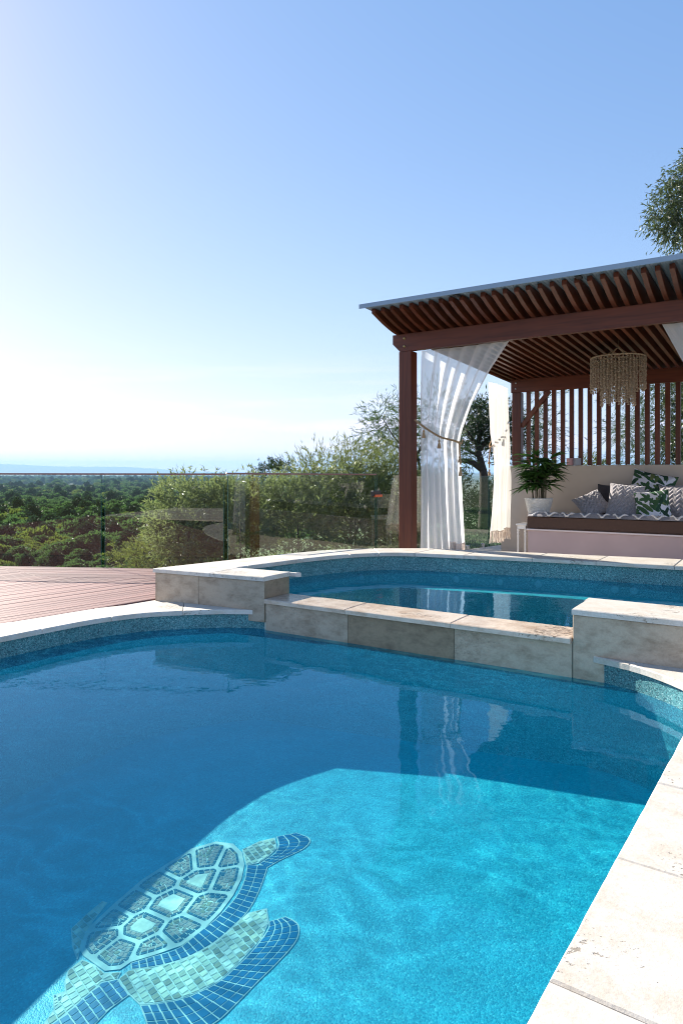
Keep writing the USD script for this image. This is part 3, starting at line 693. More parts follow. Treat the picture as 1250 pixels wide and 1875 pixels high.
def rail(p, q, z):
    return bar((*p, z), (*q, z - 0.012), 0.034, 0.022, 0.005)
part(fence, 'top_rail', rail(on_front(-900), on_front(412), 1.211), 'rail')
part(fence, 'top_rail', rail(on_back(413.5), on_back(688), 1.206), 'rail')
# clamps at the foot of each panel
for a, b in back_joints[:1] + back_joints[3:4]:
    for f_ in (0.2, 0.8):
        p = on_back(a + (b - a) * f_)
        part(fence, 'clamp', cbox((p[0] - .03, p[1] - .03, -0.23), (p[0] + .03, p[1] + .03, -0.08), .006), 'steel')
lp = on_back(688)
o = part(fence, 'latch', bar((*(lp - C45 * .09), 0.90), (*(lp + C45 * .10), 0.90), 0.05, 0.085, .008), 'latch_black')
part(o, 'latch_catch', bar((*(lp - C45 * .06 + np.array([.02, -.02])), 0.865), (*(lp + C45 * .10 + np.array([.02, -.02])), 0.865), 0.05, 0.04, .006), 'latch_orange')

# ------------------------------------------------------------------ pergola
perg = thing('pergola', 'dark red timber pergola with steel roof sheet, rafters and slatted back screen', 'pergola', (*P0, 0))
ZB0, ZB1 = 2.74, 2.955
DEPTH = 4.02
drop = 0.125 / DEPTH
part(perg, 'front_post', abbox(-0.095, 0.075, 0.0, 0.17, -0.16, ZB0 - 0.002, .005), 'wood_upright')
part(perg, 'front_post', abbox(5.2, 5.355, 0.0, 0.155, -0.16, ZB0 - 0.002, .005), 'wood_upright')
# front beam, its end cut back at a slant
bp = [(-0.185, ZB1), (5.6, ZB1), (5.6, ZB0), (-0.085, ZB0), (-0.185, ZB0 + 0.10)]
pts = [ab(a, b, z) for b in (0.005, 0.075) for a, z in bp]
part(perg, 'front_beam', hull(pts), 'wood_along')
for z in (2.80, 2.90):
    bm = lathe([(0, 0.014), (0.012, 0.012), (0.017, 0.004), (0.018, 0.0)], 12); v = bm.vertices; o_ = ab(-0.02, 0.005, z)
    bm.vertices = np.c_[o_[0] + v[:, 0] * A[0] - v[:, 2] * B[0], o_[1] + v[:, 0] * A[1] - v[:, 2] * B[1], z + v[:, 1]]
    part(perg, 'bolt', bm, 'bolt')
BK = DEPTH
WT = 1.345                                         # top of the garden wall
part(perg, 'rear_post', abbox(-0.02, 0.135, BK - 0.02, BK + 0.135, WT + 0.002, 2.615, .005), 'wood_upright')
part(perg, 'rear_beam', abbox(-0.04, 5.6, BK - 0.02, BK + 0.05, 2.617, 2.845, .004), 'wood_along')
part(perg, 'brace', bar(ab(0.137, BK + 0.03, 2.02), ab(0.62, BK + 0.03, 2.616), 0.055, 0.075), 'wood_upright')
for z in (2.68, 2.78):
    bm = lathe([(0, 0.012), (0.012, 0.010), (0.016, 0.0)], 10); v = bm.vertices; o_ = ab(0.05, BK - 0.02, z)
    bm.vertices = np.c_[o_[0] + v[:, 0] * A[0] - v[:, 2] * B[0], o_[1] + v[:, 0] * A[1] - v[:, 2] * B[1], z + v[:, 1]]
    part(perg, 'bolt', bm, 'steel')
a = 0.215; k = 0
while a < 5.2:
    part(perg, 'slat', abbox(a, a + 0.072, BK + 0.03, BK + 0.070, WT + 0.004, 2.700, .003), 'wood_upright'); a += 0.146
# rafters with tails that thin towards the roof's edge
RH = 0.185
REAR = BK + 1.0
def rz_(b): return ZB1 + .001 - drop * b
def rafter(a, w=0.045):
    prof = [(-0.60, rz_(-.6) + RH), (-0.605, rz_(-.6) + RH - 0.05), (-0.50, 3.075), (-0.36, 3.030), (-0.20, 2.990), (-0.08, 2.966), (0.0, rz_(0)), (REAR, rz_(REAR)), (REAR, rz_(REAR) + RH), (0, rz_(0) + RH)]
    g = Polygon([(b, z) for b, z in prof])
    m = trimesh.creation.extrude_polygon(shapely.geometry.polygon.orient(g), w, engine='earcut'); v = m.vertices
    m.vertices = np.c_[P0[0] + (a + v[:, 2]) * A[0] + v[:, 0] * B[0], P0[1] + (a + v[:, 2]) * A[1] + v[:, 0] * B[1], v[:, 1]]
    return m
ra = [-0.135 + 0.1235 * i for i in range(46)]
for a in ra: part(perg, 'rafter', rafter(a), 'wood_across')
# roof: finely corrugated steel lying on the rafters, a folded edge along the front
def roof_z(b): return rz_(b) + RH + 0.011
na = int(5.85 / 0.011)
aa = np.linspace(-0.215, 5.6, na); prof_z = 0.0055 * np.cos(np.arange(na) * np.pi * 0.5)
bb = np.array([-0.735, 0.0, REAR + 0.06])
def sheet(a_sel, dz):
    v, f = [], []
    for i in a_sel:
        for b in bb:
            p = ab(aa[i], b, 0); v.append((p[0], p[1], float(roof_z(b)) + prof_z[i] + dz))
    v = np.array(v); n0 = len(v); v = np.vstack([v, v + (0, 0, 0.0012)])
    m_ = len(a_sel); id_ = np.arange(m_ * 3).reshape(m_, 3)
    q = np.stack([id_[:-1, :-1], id_[:-1, 1:], id_[1:, 1:], id_[1:, :-1]], -1).reshape(-1, 4)
    return (v, np.vstack([q, q[:, ::-1] + n0]))
for s in range(7):
    lo = int(na * s / 7); hi = min(na, int(na * (s + 1) / 7) + 3)
    part(perg, 'roof_sheet', sheet(range(lo, hi), 0.002 * (s % 2)), 'steel_sheet')
part(perg, 'roof_edge', abbox(-0.225, 5.6, -0.748, -0.737, roof_z(-.74) - 0.030, roof_z(-.74) + 0.022, .002), 'steel_fascia')
part(perg, 'roof_edge', abbox(-0.225, 5.6, -0.737, -0.66, roof_z(-.7) + 0.012, roof_z(-.7) + 0.016, .001), 'steel_fascia')
for a in (0.975, 2.27):
    part(perg, 'roof_batten', abbox(a - 0.028, a + 0.028, -0.725, -0.61, roof_z(-.66) - 0.034, roof_z(-.66) - 0.010, .002), 'dark_steel')

# ------------------------------------------------------------------ wall, bench and cushions under the pergola
wall = thing('garden_wall', 'cream rendered low wall carrying the pergola back screen behind the bench', 'wall', tuple(ab(2, BK + .1, 0)))
part(wall, 'wall_body', abbox(-0.22, 5.6, BK - 0.02, BK + 0.14, -0.3, WT, .006), 'render_wall')
BF = 2.78                                          # front of the bench
BA = 0.50
def ab_px(px, b):
    k_ = (px - 625) / F; o_ = P0 + b * B
    return (k_ * o_[1] - o_[0]) / (A[0] - k_ * A[1])
BA = ab_px(963, BF)
bench = thing('built_in_bench', 'pale pink rendered built-in bench under the pergola with a thin white top edge', 'bench', tuple(ab(BA + 1, BF + .5, 0)))
part(bench, 'bench_body', abbox(BA + 0.02, 5.6, BF + 0.02, BK - 0.022, -0.16, 0.335, .004), 'bench_render')
part(bench, 'bench_top', abbox(BA, 5.6, BF, BK - 0.022, 0.336, 0.362, .004), 'bench_trim')
seat = thing('seat_cushion', 'long dark brown box seat cushion lying on the pink bench', 'seat cushion', tuple(ab(BA + 1, BF + .5, .363)))
part(seat, 'cushion_body', abbox(BA + 0.005, 5.6, BF + 0.005, BK - 0.03, 0.3635, 0.553, .018), 'seat_brown')
CT = 0.553
for z in (0.378, 0.538):
    part(seat, 'piping', tube([ab(BA + 0.015, BF + 0.9, z), ab(BA + 0.012, BF + 0.012, z), ab(BA + 0.03, BF + 0.004, z), ab(5.5, BF + 0.004, z)], 0.006, 6), 'seat_brown')

# throw along the front of the cushion: a thick grey roll crossed by pale raised zigzag cords
thr = thing('knitted_throw', 'grey knitted throw with raised white zigzag cords along the cushion edge', 'throw', tuple(ab(BA + 1.5, BF + .1, CT)))
u = np.linspace(BA + 0.03, 4.6, 140); prof_n = 14
tv = []
for i, a in enumerate(u):
    w = 1 + 0.25 * math.sin(a * 9.0) + 0.15 * math.sin(a * 23 + 1)
    for j in range(prof_n):
        t_ = j / (prof_n - 1)
        b = BF - 0.012 + 0.34 * t_ + 0.012 * math.sin(a * 7 + t_ * 3)
        z = CT + 0.003 + (0.042 * w) * math.sin(math.pi * min(1, t_ * 2.6)) * (1 if t_ < 0.385 else 0) + (0.016 + 0.006 * math.sin(a * 31 + t_ * 9) if t_ >= 0.2 else 0)
        tv.append(ab(a, b, z))
tv = np.array(tv); n0 = len(tv); id_ = np.arange(n0).reshape(len(u), prof_n)
q = np.stack([id_[:-1, :-1], id_[1:, :-1], id_[1:, 1:], id_[:-1, 1:]], -1).reshape(-1, 4)
part(thr, 'knitted_body', (np.vstack([tv, tv - (0, 0, 0.0025)]), np.vstack([q, q[:, ::-1] + n0])), 'throw_grey', smooth=True)
a = BA + 0.10; up = True
while a < 4.4:
    w_ = R.uniform(0.10, 0.15); cpts = []
    for t_ in np.linspace(0, 1, 9):
        b = BF - 0.016 + (0.13 * t_ if up else 0.13 * (1 - t_)); tt_ = (b - BF + .012) / .34
        cpts.append(ab(a + w_ * t_, b, CT + 0.010 + 0.052 * math.sin(math.pi * min(1, max(0.06, tt_ * 2.6)))))
    part(thr, 'zigzag_cord', tube(cpts, 0.013 + 0.003 * np.sin(np.arange(9) * 2.1), 7), 'throw_white', smooth=True); a += w_ * 0.96; up = not up

def pillow(w, h, t, n=34, chev=0.0, seed=0):
    """square cushion in its own plane: x across, z up, y through; corners drawn out"""
    s = np.linspace(-1, 1, n); X, Z = np.meshgrid(s, s, indexing='ij')
    prof = np.clip((1 - np.abs(X) ** 2.6) * (1 - np.abs(Z) ** 2.6), 0, 1) ** 0.55
    pinch = 1 - 0.07 * (1 - np.abs(Z) ** 2) * 1.0; pinz = 1 - 0.07 * (1 - np.abs(X) ** 2)
    nz = meshkit.fbm(np.stack([X * 2 + seed * 7, Z * 2, 0 * X], -1), 3, seed) - 0.5
    x, z = X * w / 2 * pinch + nz * 0.012, Z * h / 2 * pinz + np.roll(nz, 3, 0) * 0.012
    out = []
    for sg in (-1, 1):
        y = sg * prof * t / 2 * (1 + 0.35 * nz)
        if chev and sg < 0:
            zig = np.abs(((X * 2.5) % 1) - 0.5) * 2
            y = y - chev * (0.5 + 0.5 * np.cos((Z * 3.4 + zig * 0.85) * 2 * np.pi)) * np.clip(prof * 2, 0, 1)
        out.append(np.stack([x, y, z], -1).reshape(-1, 3))
    id_ = np.arange(n * n).reshape(n, n); q = np.stack([id_[:-1, :-1], id_[1:, :-1], id_[1:, 1:], id_[:-1, 1:]], -1).reshape(-1, 4)
    return np.vstack(out), np.vstack([q, q[:, ::-1] + n * n])

def put_pillow(name, label, px, b, zc, w, h, t, roll, lean, yaw, material, chev=0.0, seed=0, n=34):
    a_ = ab_px(px, b); base = ab(a_, b, zc)
    v, q = pillow(w, h, t, n, chev, seed)
    rx = trimesh.transformations.rotation_matrix(-lean, (1, 0, 0)) @ trimesh.transformations.rotation_matrix(roll, (0, 1, 0))
    rz = trimesh.transformations.rotation_matrix(-ANG + yaw, (0, 0, 1))
    Tm = (rz @ rx)[:3, :3]
    v = v @ Tm.T
    o = thing(name, label, 'cushion', base, 'cushions on the pergola bench')
    return part(o, 'cover', (v + base, q), material, smooth=True)

put_pillow('cushion', 'dark charcoal cushion leaning on the wall behind the grey knitted cushions', 1122, BK - 0.22, CT + 0.235, 0.50, 0.50, 0.14, 0.03, 0.20, 0.0, 'charcoal', seed=1)
put_pillow('cushion', 'large leaf print cushion leaning at the wall, its upper corner highest of all', 1190, BK - 0.30, CT + 0.36, 0.64, 0.66, 0.17, 0.22, 0.30, 0.0, 'leaf_print', seed=2)
put_pillow('cushion', 'grey knitted cushion at the right edge beside the leaf print cushions', 1240, BK - 0.55, CT + 0.25, 0.54, 0.54, 0.17, -0.05, 0.45, -0.1, 'knit_grey', chev=0.012, seed=3, n=60)
put_pillow('cushion', 'grey chevron knit cushion standing upright in the middle of the pile', 1144, BK - 0.65, CT + 0.245, 0.50, 0.54, 0.18, 0.10, 0.40, 0.05, 'knit_grey', chev=0.013, seed=4, n=60)
put_pillow('cushion', 'grey knitted cushion slumped low at the left end of the pile', 1084, BK - 0.55, CT + 0.17, 0.46, 0.46, 0.16, -0.50, 0.70, 0.3, 'knit_grey', chev=0.013, seed=5, n=60)
put_pillow('cushion', 'small leaf print cushion in front, right of the chevron knit cushion', 1194, BK - 0.85, CT + 0.20, 0.48, 0.46, 0.16, -0.16, 0.5, 0.0, 'leaf_print', seed=6)

# two candle cups on the wall
for px, m_, lb in ((1043, 'candle_pink', 'pink candle cup standing on the wall top between the slats'), (1057, 'candle_grey', 'grey candle cup on the wall top beside the pink one')):
    p = ab(ab_px(px, BK + 0.005), BK + 0.005, WT)
    p = ab(ab_px(px, BK), BK, WT)
    o = thing('candle_cup', lb, 'candle cup', p)
    part(o, 'cup', lathe([(0.0, 0.001), (0.052, 0.001), (0.056, 0.006), (0.056, 0.118), (0.053, 0.120), (0.050, 0.116), (0.050, 0.09), (0, 0.088)], 24, p), m_, smooth=40)
    part(o, 'wick', tube([p + (0, 0, .087), p + (0.001, 0, .10)], 0.002, 5), 'dark_steel')

# little white table left of the bench
tb = ab(BA - 0.10, BF + 0.28, 0)
tab = thing('side_table', 'small white turned-leg side table at the left end of the bench', 'side table', tb)
def side(a, b, z): return ab(BA - 0.175 + a, BF + 0.06 + b, z)
m = abbox(BA - 0.185, BA - 0.012, BF + 0.05, BF + 0.45, 0.400, 0.425, .006); part(tab, 'table_top', m, 'white_paint')
part(tab, 'apron', abbox(BA - 0.165, BA - 0.03, BF + 0.07, BF + 0.43, 0.345, 0.3995, .003), 'white_paint')
for da, db in ((0.02, 0.02), (0.135, 0.02), (0.02, 0.36), (0.135, 0.36)):
    part(tab, 'leg', lathe([(0, -0.1495), (0.010, -0.1495), (0.013, -0.12), (0.014, 0.20), (0.018, 0.24), (0.012, 0.26), (0.020, 0.285), (0.012, 0.305), (0.019, 0.315), (0.019, 0.344), (0, 0.344)], 12, side(da, db, 0)), 'white_paint', smooth=40)

# ------------------------------------------------------------------ potted palm on the bench end
pb = ab(ab_px(986, BF + 0.35), BF + 0.35, CT)
palm = thing('potted_palm', 'green lady palm in a white woven pot on the left end of the cushion', 'potted plant', pb)
pv = []
for i in range(15):
    z = i * 0.0165; r_ = 0.150 + 0.055 * i / 14
    pv += [(r_ - 0.003, z), (r_ + 0.004, z + 0.004), (r_ + 0.004, z + 0.011), (r_ - 0.003, z + 0.0155)]
pv = [(0, 0)] + pv + [(0.215, 0.25), (0.215, 0.268), (0.195, 0.268), (0.19, 0.22), (0, 0.22)]
pm = lathe(pv, 64, pb)
th_ = np.arctan2(pm.vertices[:, 1] - pb[1], pm.vertices[:, 0] - pb[0]); rad = pm.vertices[:, :2] - pb[:2]
zi = np.floor((pm.vertices[:, 2] - pb[2]) / 0.0165)
pm.vertices[:, :2] = pb[:2] + rad * (1 + 0.02 * np.where((np.floor(th_ / (2 * np.pi) * 32) + zi) % 2 > 0, 1, -1) * (np.linalg.norm(rad, axis=1) > 0.1))[:, None]
part(palm, 'pot', pm, 'pot_wicker', smooth=30)
part(palm, 'soil', lathe([(0.194, 0.224), (0.12, 0.236), (0.0, 0.232)], 20, pb), 'soil', smooth=True)

def blade(L, w, droop, n=7, fold=0.25):
    """a leaf strip along +x, bending down"""
    t = np.linspace(0, 1, n); wid = w * np.sin(np.pi * (0.08 + 0.92 * t) ** 0.8) ** 0.7; wid[-1] = 0.0008
    x = L * t; z = -droop * L * t ** 2
    v = np.concatenate([np.c_[x, -wid / 2, z + fold * wid], np.c_[x, 0 * x, z], np.c_[x, wid / 2, z + fold * wid]]); f = []
    for i in range(n - 1):
        for k in (0, n): f += [[k + i, k + i + 1, k + n + i + 1], [k + i, k + n + i + 1, k + n + i]]
    return v, np.array(f)

def turn(v, yaw, pitch, roll=0.0):
    m = trimesh.transformations.euler_matrix(roll, -pitch, yaw, 'sxyz')[:3, :3]
    return v @ m.T

for s in range(16):
    r_, th_ = 0.125 * math.sqrt(R.random()), R.uniform(0, 6.28)
    root = pb + np.array([r_ * math.cos(th_), r_ * math.sin(th_), 0.228]); Ht = R.uniform(0.20, 0.62)
    lean = np.array([math.cos(th_), math.sin(th_), 0]) * Ht * R.uniform(0.02, 0.22)
    tip = root + lean + (0, 0, Ht)
    part(palm, 'stem', tube([root, root + lean * 0.3 + (0, 0, Ht * .5), tip], [0.007, 0.006, 0.005], 6), 'palm_stem')
    for l_ in range(R.choice((4, 5, 5))):
        ph = R.uniform(0, 6.28); f0 = R.uniform(0.55, 1.0); st = root + lean * f0 + (0, 0, Ht * f0)
        el = R.uniform(0.25, 1.15); pl = R.uniform(0.08, 0.17)
        d_ = np.array([math.cos(ph) * math.cos(el), math.sin(ph) * math.cos(el), math.sin(el)]); hub = st + d_ * pl
        ms = [tube([st, hub], 0.0025, 4)]
        nb = R.choice((5, 6, 7)); sc_ = R.uniform(0.75, 1.1)
        for b_ in range(nb):
            off = (b_ - (nb - 1) / 2) * 0.40
            v, f = blade(R.uniform(0.27, 0.36) * sc_ * (1 - 0.05 * abs(off)), 0.050 * sc_, R.uniform(0.15, 0.60), 6)
            v = turn(v, ph + off, el * 0.75 * math.cos(off * .7) - 0.1, R.uniform(-.4, .4)) + hub
            ms.append(trimesh.Trimesh(v, f, process=False))
        part(palm, 'leaf', cat_(ms), 'leaf_palm', smooth=True)

# ------------------------------------------------------------------ curtains
def curtain(name, label, left, right, tie, base, nfold, hem, flat_from=0.0, amp=0.03, seed=0, rope=True, axis='a', fixed=0.0, rope_from=None):
    """left(z), right(z): the two edges along the rail direction; tie: (z, where it is gathered); hem(u): height of the lower edge"""
    o = thing(name, label, 'curtain', base)
    nu, nv = 150, 60; v = []
    rs = np.random.default_rng(seed); ph = rs.uniform(0, 6.28, 5)
    ztop = tie[2]
    for j in range(nv):
        for i in range(nu):
            u_ = i / (nu - 1); zb = hem(u_); s_ = j / (nv - 1); z = ztop + (zb - ztop) * s_
            l_, r_ = left(z), right(z)
            w_ = max(r_ - l_, .01)
            gather = np.clip(1.15 / w_ * 0.55, 0.5, 2.0)
            uu = u_ + 0.018 * math.sin(u_ * 17 + ph[1]) * 1.0
            x = l_ + w_ * uu
            fold = math.sin(uu * nfold * 2 * math.pi + ph[0] + 0.5 * math.sin(z * 1.3 + ph[2])) + 0.45 * math.sin(uu * nfold * 3.7 + ph[3] + z * .6)
            cinch = 1 - 0.6 * math.exp(-((z - tie[0]) / 0.13) ** 2)
            y = fixed + amp * fold * gather * cinch * (0.55 + 0.45 * s_) + 0.02 * math.sin(z * 2.2 + uu * 5)
            x += 0.010 * math.cos(uu * nfold * 2 * math.pi + ph[0])
            v.append(ab(x, y, z) if axis == 'a' else ab(y, x, z))
    id_ = np.arange(nu * nv).reshape(nv, nu); q = np.stack([id_[:-1, :-1], id_[1:, :-1], id_[1:, 1:], id_[:-1, 1:]], -1).reshape(-1, 4)
    v = np.array(v)
    part(o, 'cloth', (v, q), 'sheer' if name == 'sheer_curtain' else 'cream_cloth', smooth=True)
    row = v.reshape(nv, nu, 3)[-1]; tr = v.reshape(nv, nu, 3)
    ms = []
    for i in range(0, nu - 1):
        for k_ in range(2):
            p = row[i] + (row[i + 1] - row[i]) * rs.random(); L_ = rs.uniform(0.15, 0.19); sw = rs.normal(0, .006, 2)
            ms.append(tube([p + (0, 0, .01), p + (sw[0] * .4, sw[1] * .4, -L_ * .55), p + (sw[0], sw[1], -L_)], [.0028, .0026, .002], 3))
    ms.append(tube(row + (0, 0, 0.004), 0.006, 4))
    part(o, 'fringe', cat_(ms), 'fringe', kind='stuff')
    j = int(np.argmin(np.abs(tr[:, nu // 2, 2] - tie[0])))
    return o, tr

def lin(z, zs, xs): return float(np.interp(z, zs, xs))
T0 = ab_px(765, 0.06); T1 = ab_px(934, 0.04); TT = ab_px(840, 0.05); TB = ab_px(851, 0.05)
ZT = 2.74
c1, tr1 = curtain('sheer_curtain', 'sheer white curtain swept aside and tied to the front left pergola post', lambda z: lin(z, [0, 1.2, 1.6, 2.75], [T0 - .02, T0, T0 + .01, T0]),
        lambda z: lin(z, [0.1, 0.9, 1.45, 1.58, 1.75, 2.05, 2.40, 2.75], [TB + .01, TB - .045, TT, TT - .005, TT + .035, TT + .17, TT + .38, T1]), (1.58, 0, ZT), tuple(ab(.4, .06, 0)), 6.5, lambda u_: 0.235 + (0.13 if u_ > 0.66 else 0.0) + 0.01 * math.sin(u_ * 20), amp=0.030, seed=3, fixed=0.10)
def tieback(o, pts, tassels, r_=0.011):
    pts = smooth_path(np.array(pts), 0.012)
    n_ = len(pts); L_ = np.arange(n_); twist = []
    for ph in (0, 2.1, 4.2):
        off = np.c_[np.cos(L_ * .9 + ph) * .6, np.sin(L_ * .9 + ph) * .6, np.cos(L_ * .9 + ph + .8)] * r_ * .6
        twist.append(tube(pts + off, r_ * .62, 5))
    rp = part(o, 'tieback', cat_(twist), 'rope', smooth=True)
    for f_, L2 in tassels:
        p = pts[int(f_ * (n_ - 1))] - (0, 0, .012)
        tm = lathe([(0.0, -L2), (0.024, -L2), (0.021, -L2 * .75), (0.013, -L2 * .52), (0.008, -L2 * .46), (0.013, -L2 * .40), (0.015, -L2 * .33), (0.010, -L2 * .25), (0.003, -L2 * .2), (0.003, 0.0)], 12, p)
        part(rp, 'tassel', tm, 'rope', smooth=40)
zr = lambda py, b, px: EYE + (HY - py) / F * float(ab(ab_px(px, b), b, 0)[1])
tieback(c1, [ab(T0 - .03, .03, zr(768, .03, 768)), ab(T0 + .12, .00, zr(782, .0, 785)), ab(T0 + .33, -.02, zr(799, -.02, 812)), ab(TT - .03, -.01, zr(807, -.01, 835)), ab(TT + .02, .06, zr(812, .06, 840)), ab(TT + .01, .14, zr(806, .14, 838))], [(0.22, .125), (0.52, .135)])
tieback(c1, [ab(TT + .015, .03, zr(808, .03, 839)), ab(TT + .022, .02, zr(830, .03, 840)), ab(TT + .03, .03, zr(850, .03, 842))], [(0.55, .10), (0.98, .14)], 0.012)

def b_px(px, a):
    k_ = (px - 625) / F; o_ = P0 + a * A
    return (k_ * o_[1] - o_[0]) / (B[0] - k_ * B[1])
Q0, Q1 = b_px(893, 0.04), b_px(931, 0.04); QT0, QT1 = b_px(904, 0.04), b_px(930, 0.04); QB0, QB1 = b_px(895, .04), b_px(932, .04)
c2, tr2 = curtain('cream_curtain', 'opaque cream curtain tied beside the rear left pergola post', lambda z: lin(z, [0.1, 1.1, 1.35, 1.55, 1.85, 2.7], [QB0, QT0 - .02, QT0, QT0 - .02, Q0 + .12, Q0]), lambda z: lin(z, [0.1, 1.4, 2.7], [QB1, QT1, Q1]),
                  (1.38, 0, 2.66), tuple(ab(.04, 3.4, 0)), 6, lambda u_: 0.27 + 0.02 * math.sin(u_ * 9), amp=0.036, seed=8, axis='b', fixed=0.04)
zrb = lambda py, b: EYE + (HY - py) / F * float(ab(0.04, b, 0)[1])
tieback(c2, [ab(-.02, Q1 + .02, zrb(764, Q1)), ab(-.05, (Q1 + QT0) / 2 + .1, zrb(790, 3.5)), ab(-.05, QT0 + .12, zrb(806, QT0)), ab(-.03, QT0 - .01, zrb(818, QT0)), ab(.05, QT0 - .03, zrb(815, QT0))], [(0.28, .12), (0.42, .14)])
tieback(c2, [ab(-.02, QT0, zrb(818, QT0)), ab(-.03, QT0 - .03, zrb(838, QT0)), ab(-.03, QT0 - .02, zrb(856, QT0))], [(0.5, .10), (0.98, .13)], 0.012)
U0, U1 = ab_px(1216, 0.05), 5.1
c3, tr3 = curtain('sheer_curtain', 'white sheer curtain swept to the right at the picture edge under the front beam', lambda z: lin(z, [0.1, 1.5, 1.9, 2.75], [U0 + .75, U0 + .72, U0 + .40, U0]), lambda z: 5.15, (1.58, 0, ZT), tuple(ab(4.9, .06, 0)), 9, lambda u_: 0.25, amp=0.030, seed=13, fixed=0.10)

# ------------------------------------------------------------------ hanging lamp of shell strands
lc = np.array([(1131 - 625) / F * 9.0, 9.0]); LZ = EYE + (HY - 655) / F * 9.0; LR = 0.335
lamp = thing('hanging_lamp', 'round hanging lamp of beige shell strands under the pergola roof', 'hanging lamp', (*lc, LZ))
th = np.linspace(0, 2 * np.pi, 40, endpoint=False)
circ = lambda r_, z: np.c_[lc[0] + r_ * np.cos(th), lc[1] + r_ * np.sin(th), np.full(40, z)]
part(lamp, 'ring', tube(circ(LR, LZ), 0.011, 6, True), 'cord', smooth=True)
part(lamp, 'ring', tube(circ(LR * .62, LZ - .02), 0.009, 6, True), 'cord', smooth=True)
hk = np.array([*lc, LZ + 0.14])
for k in range(4):
    e = np.array([lc[0] + LR * math.cos(k * 1.571 + .4), lc[1] + LR * math.sin(k * 1.571 + .4), LZ]); mid = (e * .5 + hk * .5) - (0, 0, .028)
    part(lamp, 'cord', tube(smooth_path([hk, mid, e], .03), 0.006, 5), 'cord')
roof_at = ZB1 - drop * 1.9
part(lamp, 'cord', tube([hk, hk + (0.004, 0, .1), (*lc, roof_at + 0.0)], 0.006, 5), 'cord')
def bead_string(p, L_, rs):
    ms = []; z = 0
    oc = trimesh.creation.icosahedron()
    while z < L_:
        s_ = rs.uniform(.011, .018); b_ = oc.copy(); b_.apply_scale((s_, s_ * rs.uniform(.5, 1), s_ * .62))
        b_.apply_transform(trimesh.transformations.rotation_matrix(rs.uniform(0, 6.28), (0, 0, 1))); b_.apply_translation(p + (rs.normal(0, .003), rs.normal(0, .003), -z - .01)); ms.append(b_); z += s_ * 1.15
    return cat_(ms)
rs = np.random.default_rng(21)
for k in range(46):
    t_ = k / 46 * 2 * np.pi; L_ = 0.40 + 0.05 * rs.random()
    part(lamp, 'strand', bead_string(np.array([lc[0] + LR * math.cos(t_), lc[1] + LR * math.sin(t_), LZ]), L_, rs), 'shell')
for k in range(36):
    t_ = k / 36 * 2 * np.pi; L_ = 0.52 + 0.11 * rs.random()
    part(lamp, 'strand', bead_string(np.array([lc[0] + LR * .62 * math.cos(t_), lc[1] + LR * .62 * math.sin(t_), LZ - .02]), L_, rs), 'shell')

# ------------------------------------------------------------------ sea turtle mosaic on the pool floor
def zz(pts):
    """floor points under marks of the photograph's enlarged lower left quarter"""
    p = np.asarray(pts, float) / 2 + (0, 1480)
    u_, v_ = (p[:, 0] - 625) / F, (p[:, 1] - HY) / F
    t_ = 2.44 / (v_ + 0.13 * u_ + 0.06)
    return np.c_[u_ * t_, t_]
tiles = []                                          # (outline, tone)
TONES = {'blue': (0.006, 0.085, 0.18), 'teal': (0.020, 0.080, 0.105), 'plum': (0.38, 0.28, 0.20), 'cream': (0.62, 0.58, 0.38), 'olive': (0.26, 0.225, 0.11), 'pale': (0.42, 0.41, 0.27), 'white': (0.68, 0.66, 0.50)}
def add_tile(g, tone, gap=0.0030):
    for q in polys(g.buffer(-gap, join_style=2)):
        if q.area > 5e-5: tiles.append((q, np.array(TONES[tone]) * R.uniform(0.78, 1.25)))
def resample(p, n):
    L_ = np.r_[0, np.cumsum(np.linalg.norm(np.diff(p, axis=0), axis=1))]; s = np.linspace(0, L_[-1], n)
    return np.stack([np.interp(s, L_, p[:, k]) for k in (0, 1)], 1), L_[-1]
def band(inner_, outer_, rows, tone, size=0.036):
    a, b = smooth_path(zz(inner_), .01), smooth_path(zz(outer_), .01)
    n = max(3, int((resample(a, 3)[1] + resample(b, 3)[1]) / 2 / size))
    a, b = resample(a, n + 1)[0], resample(b, n + 1)[0]
    for r_ in range(rows):
        f0, f1 = r_ / rows, (r_ + 1) / rows
        for i in range(n):
            j0 = R.uniform(-.06, .06)
            q = Polygon([a[i] + (b[i] - a[i]) * f0, a[i + 1] + (b[i + 1] - a[i + 1]) * f0, a[i + 1] + (b[i + 1] - a[i + 1]) * f1, a[i] + (b[i] - a[i]) * f1])
            if q.is_valid: add_tile(affinity.rotate(q, R.uniform(-4, 4)), tone)
def grid(poly, ang, size, tones):
    poly = Polygon(zz(poly)).buffer(0); c = poly.centroid
    pr = affinity.rotate(poly, -ang, origin=c); x0, y0, x1, y1 = pr.bounds
    for i, x in enumerate(np.arange(x0, x1, size)):
        for y in np.arange(y0 + (i % 2) * size * .3, y1, size):
            q = sbox(x, y, x + size, y + size).intersection(pr)
            if not q.is_empty and q.area > 0.15 * size * size:
                add_tile(affinity.rotate(affinity.rotate(q, R.uniform(-7, 7)), ang, origin=c), R.choice(tones))
    return poly
light = ['cream'] * 4 + ['pale'] * 4 + ['olive'] * 3 + ['white'] * 2
base_polys = []
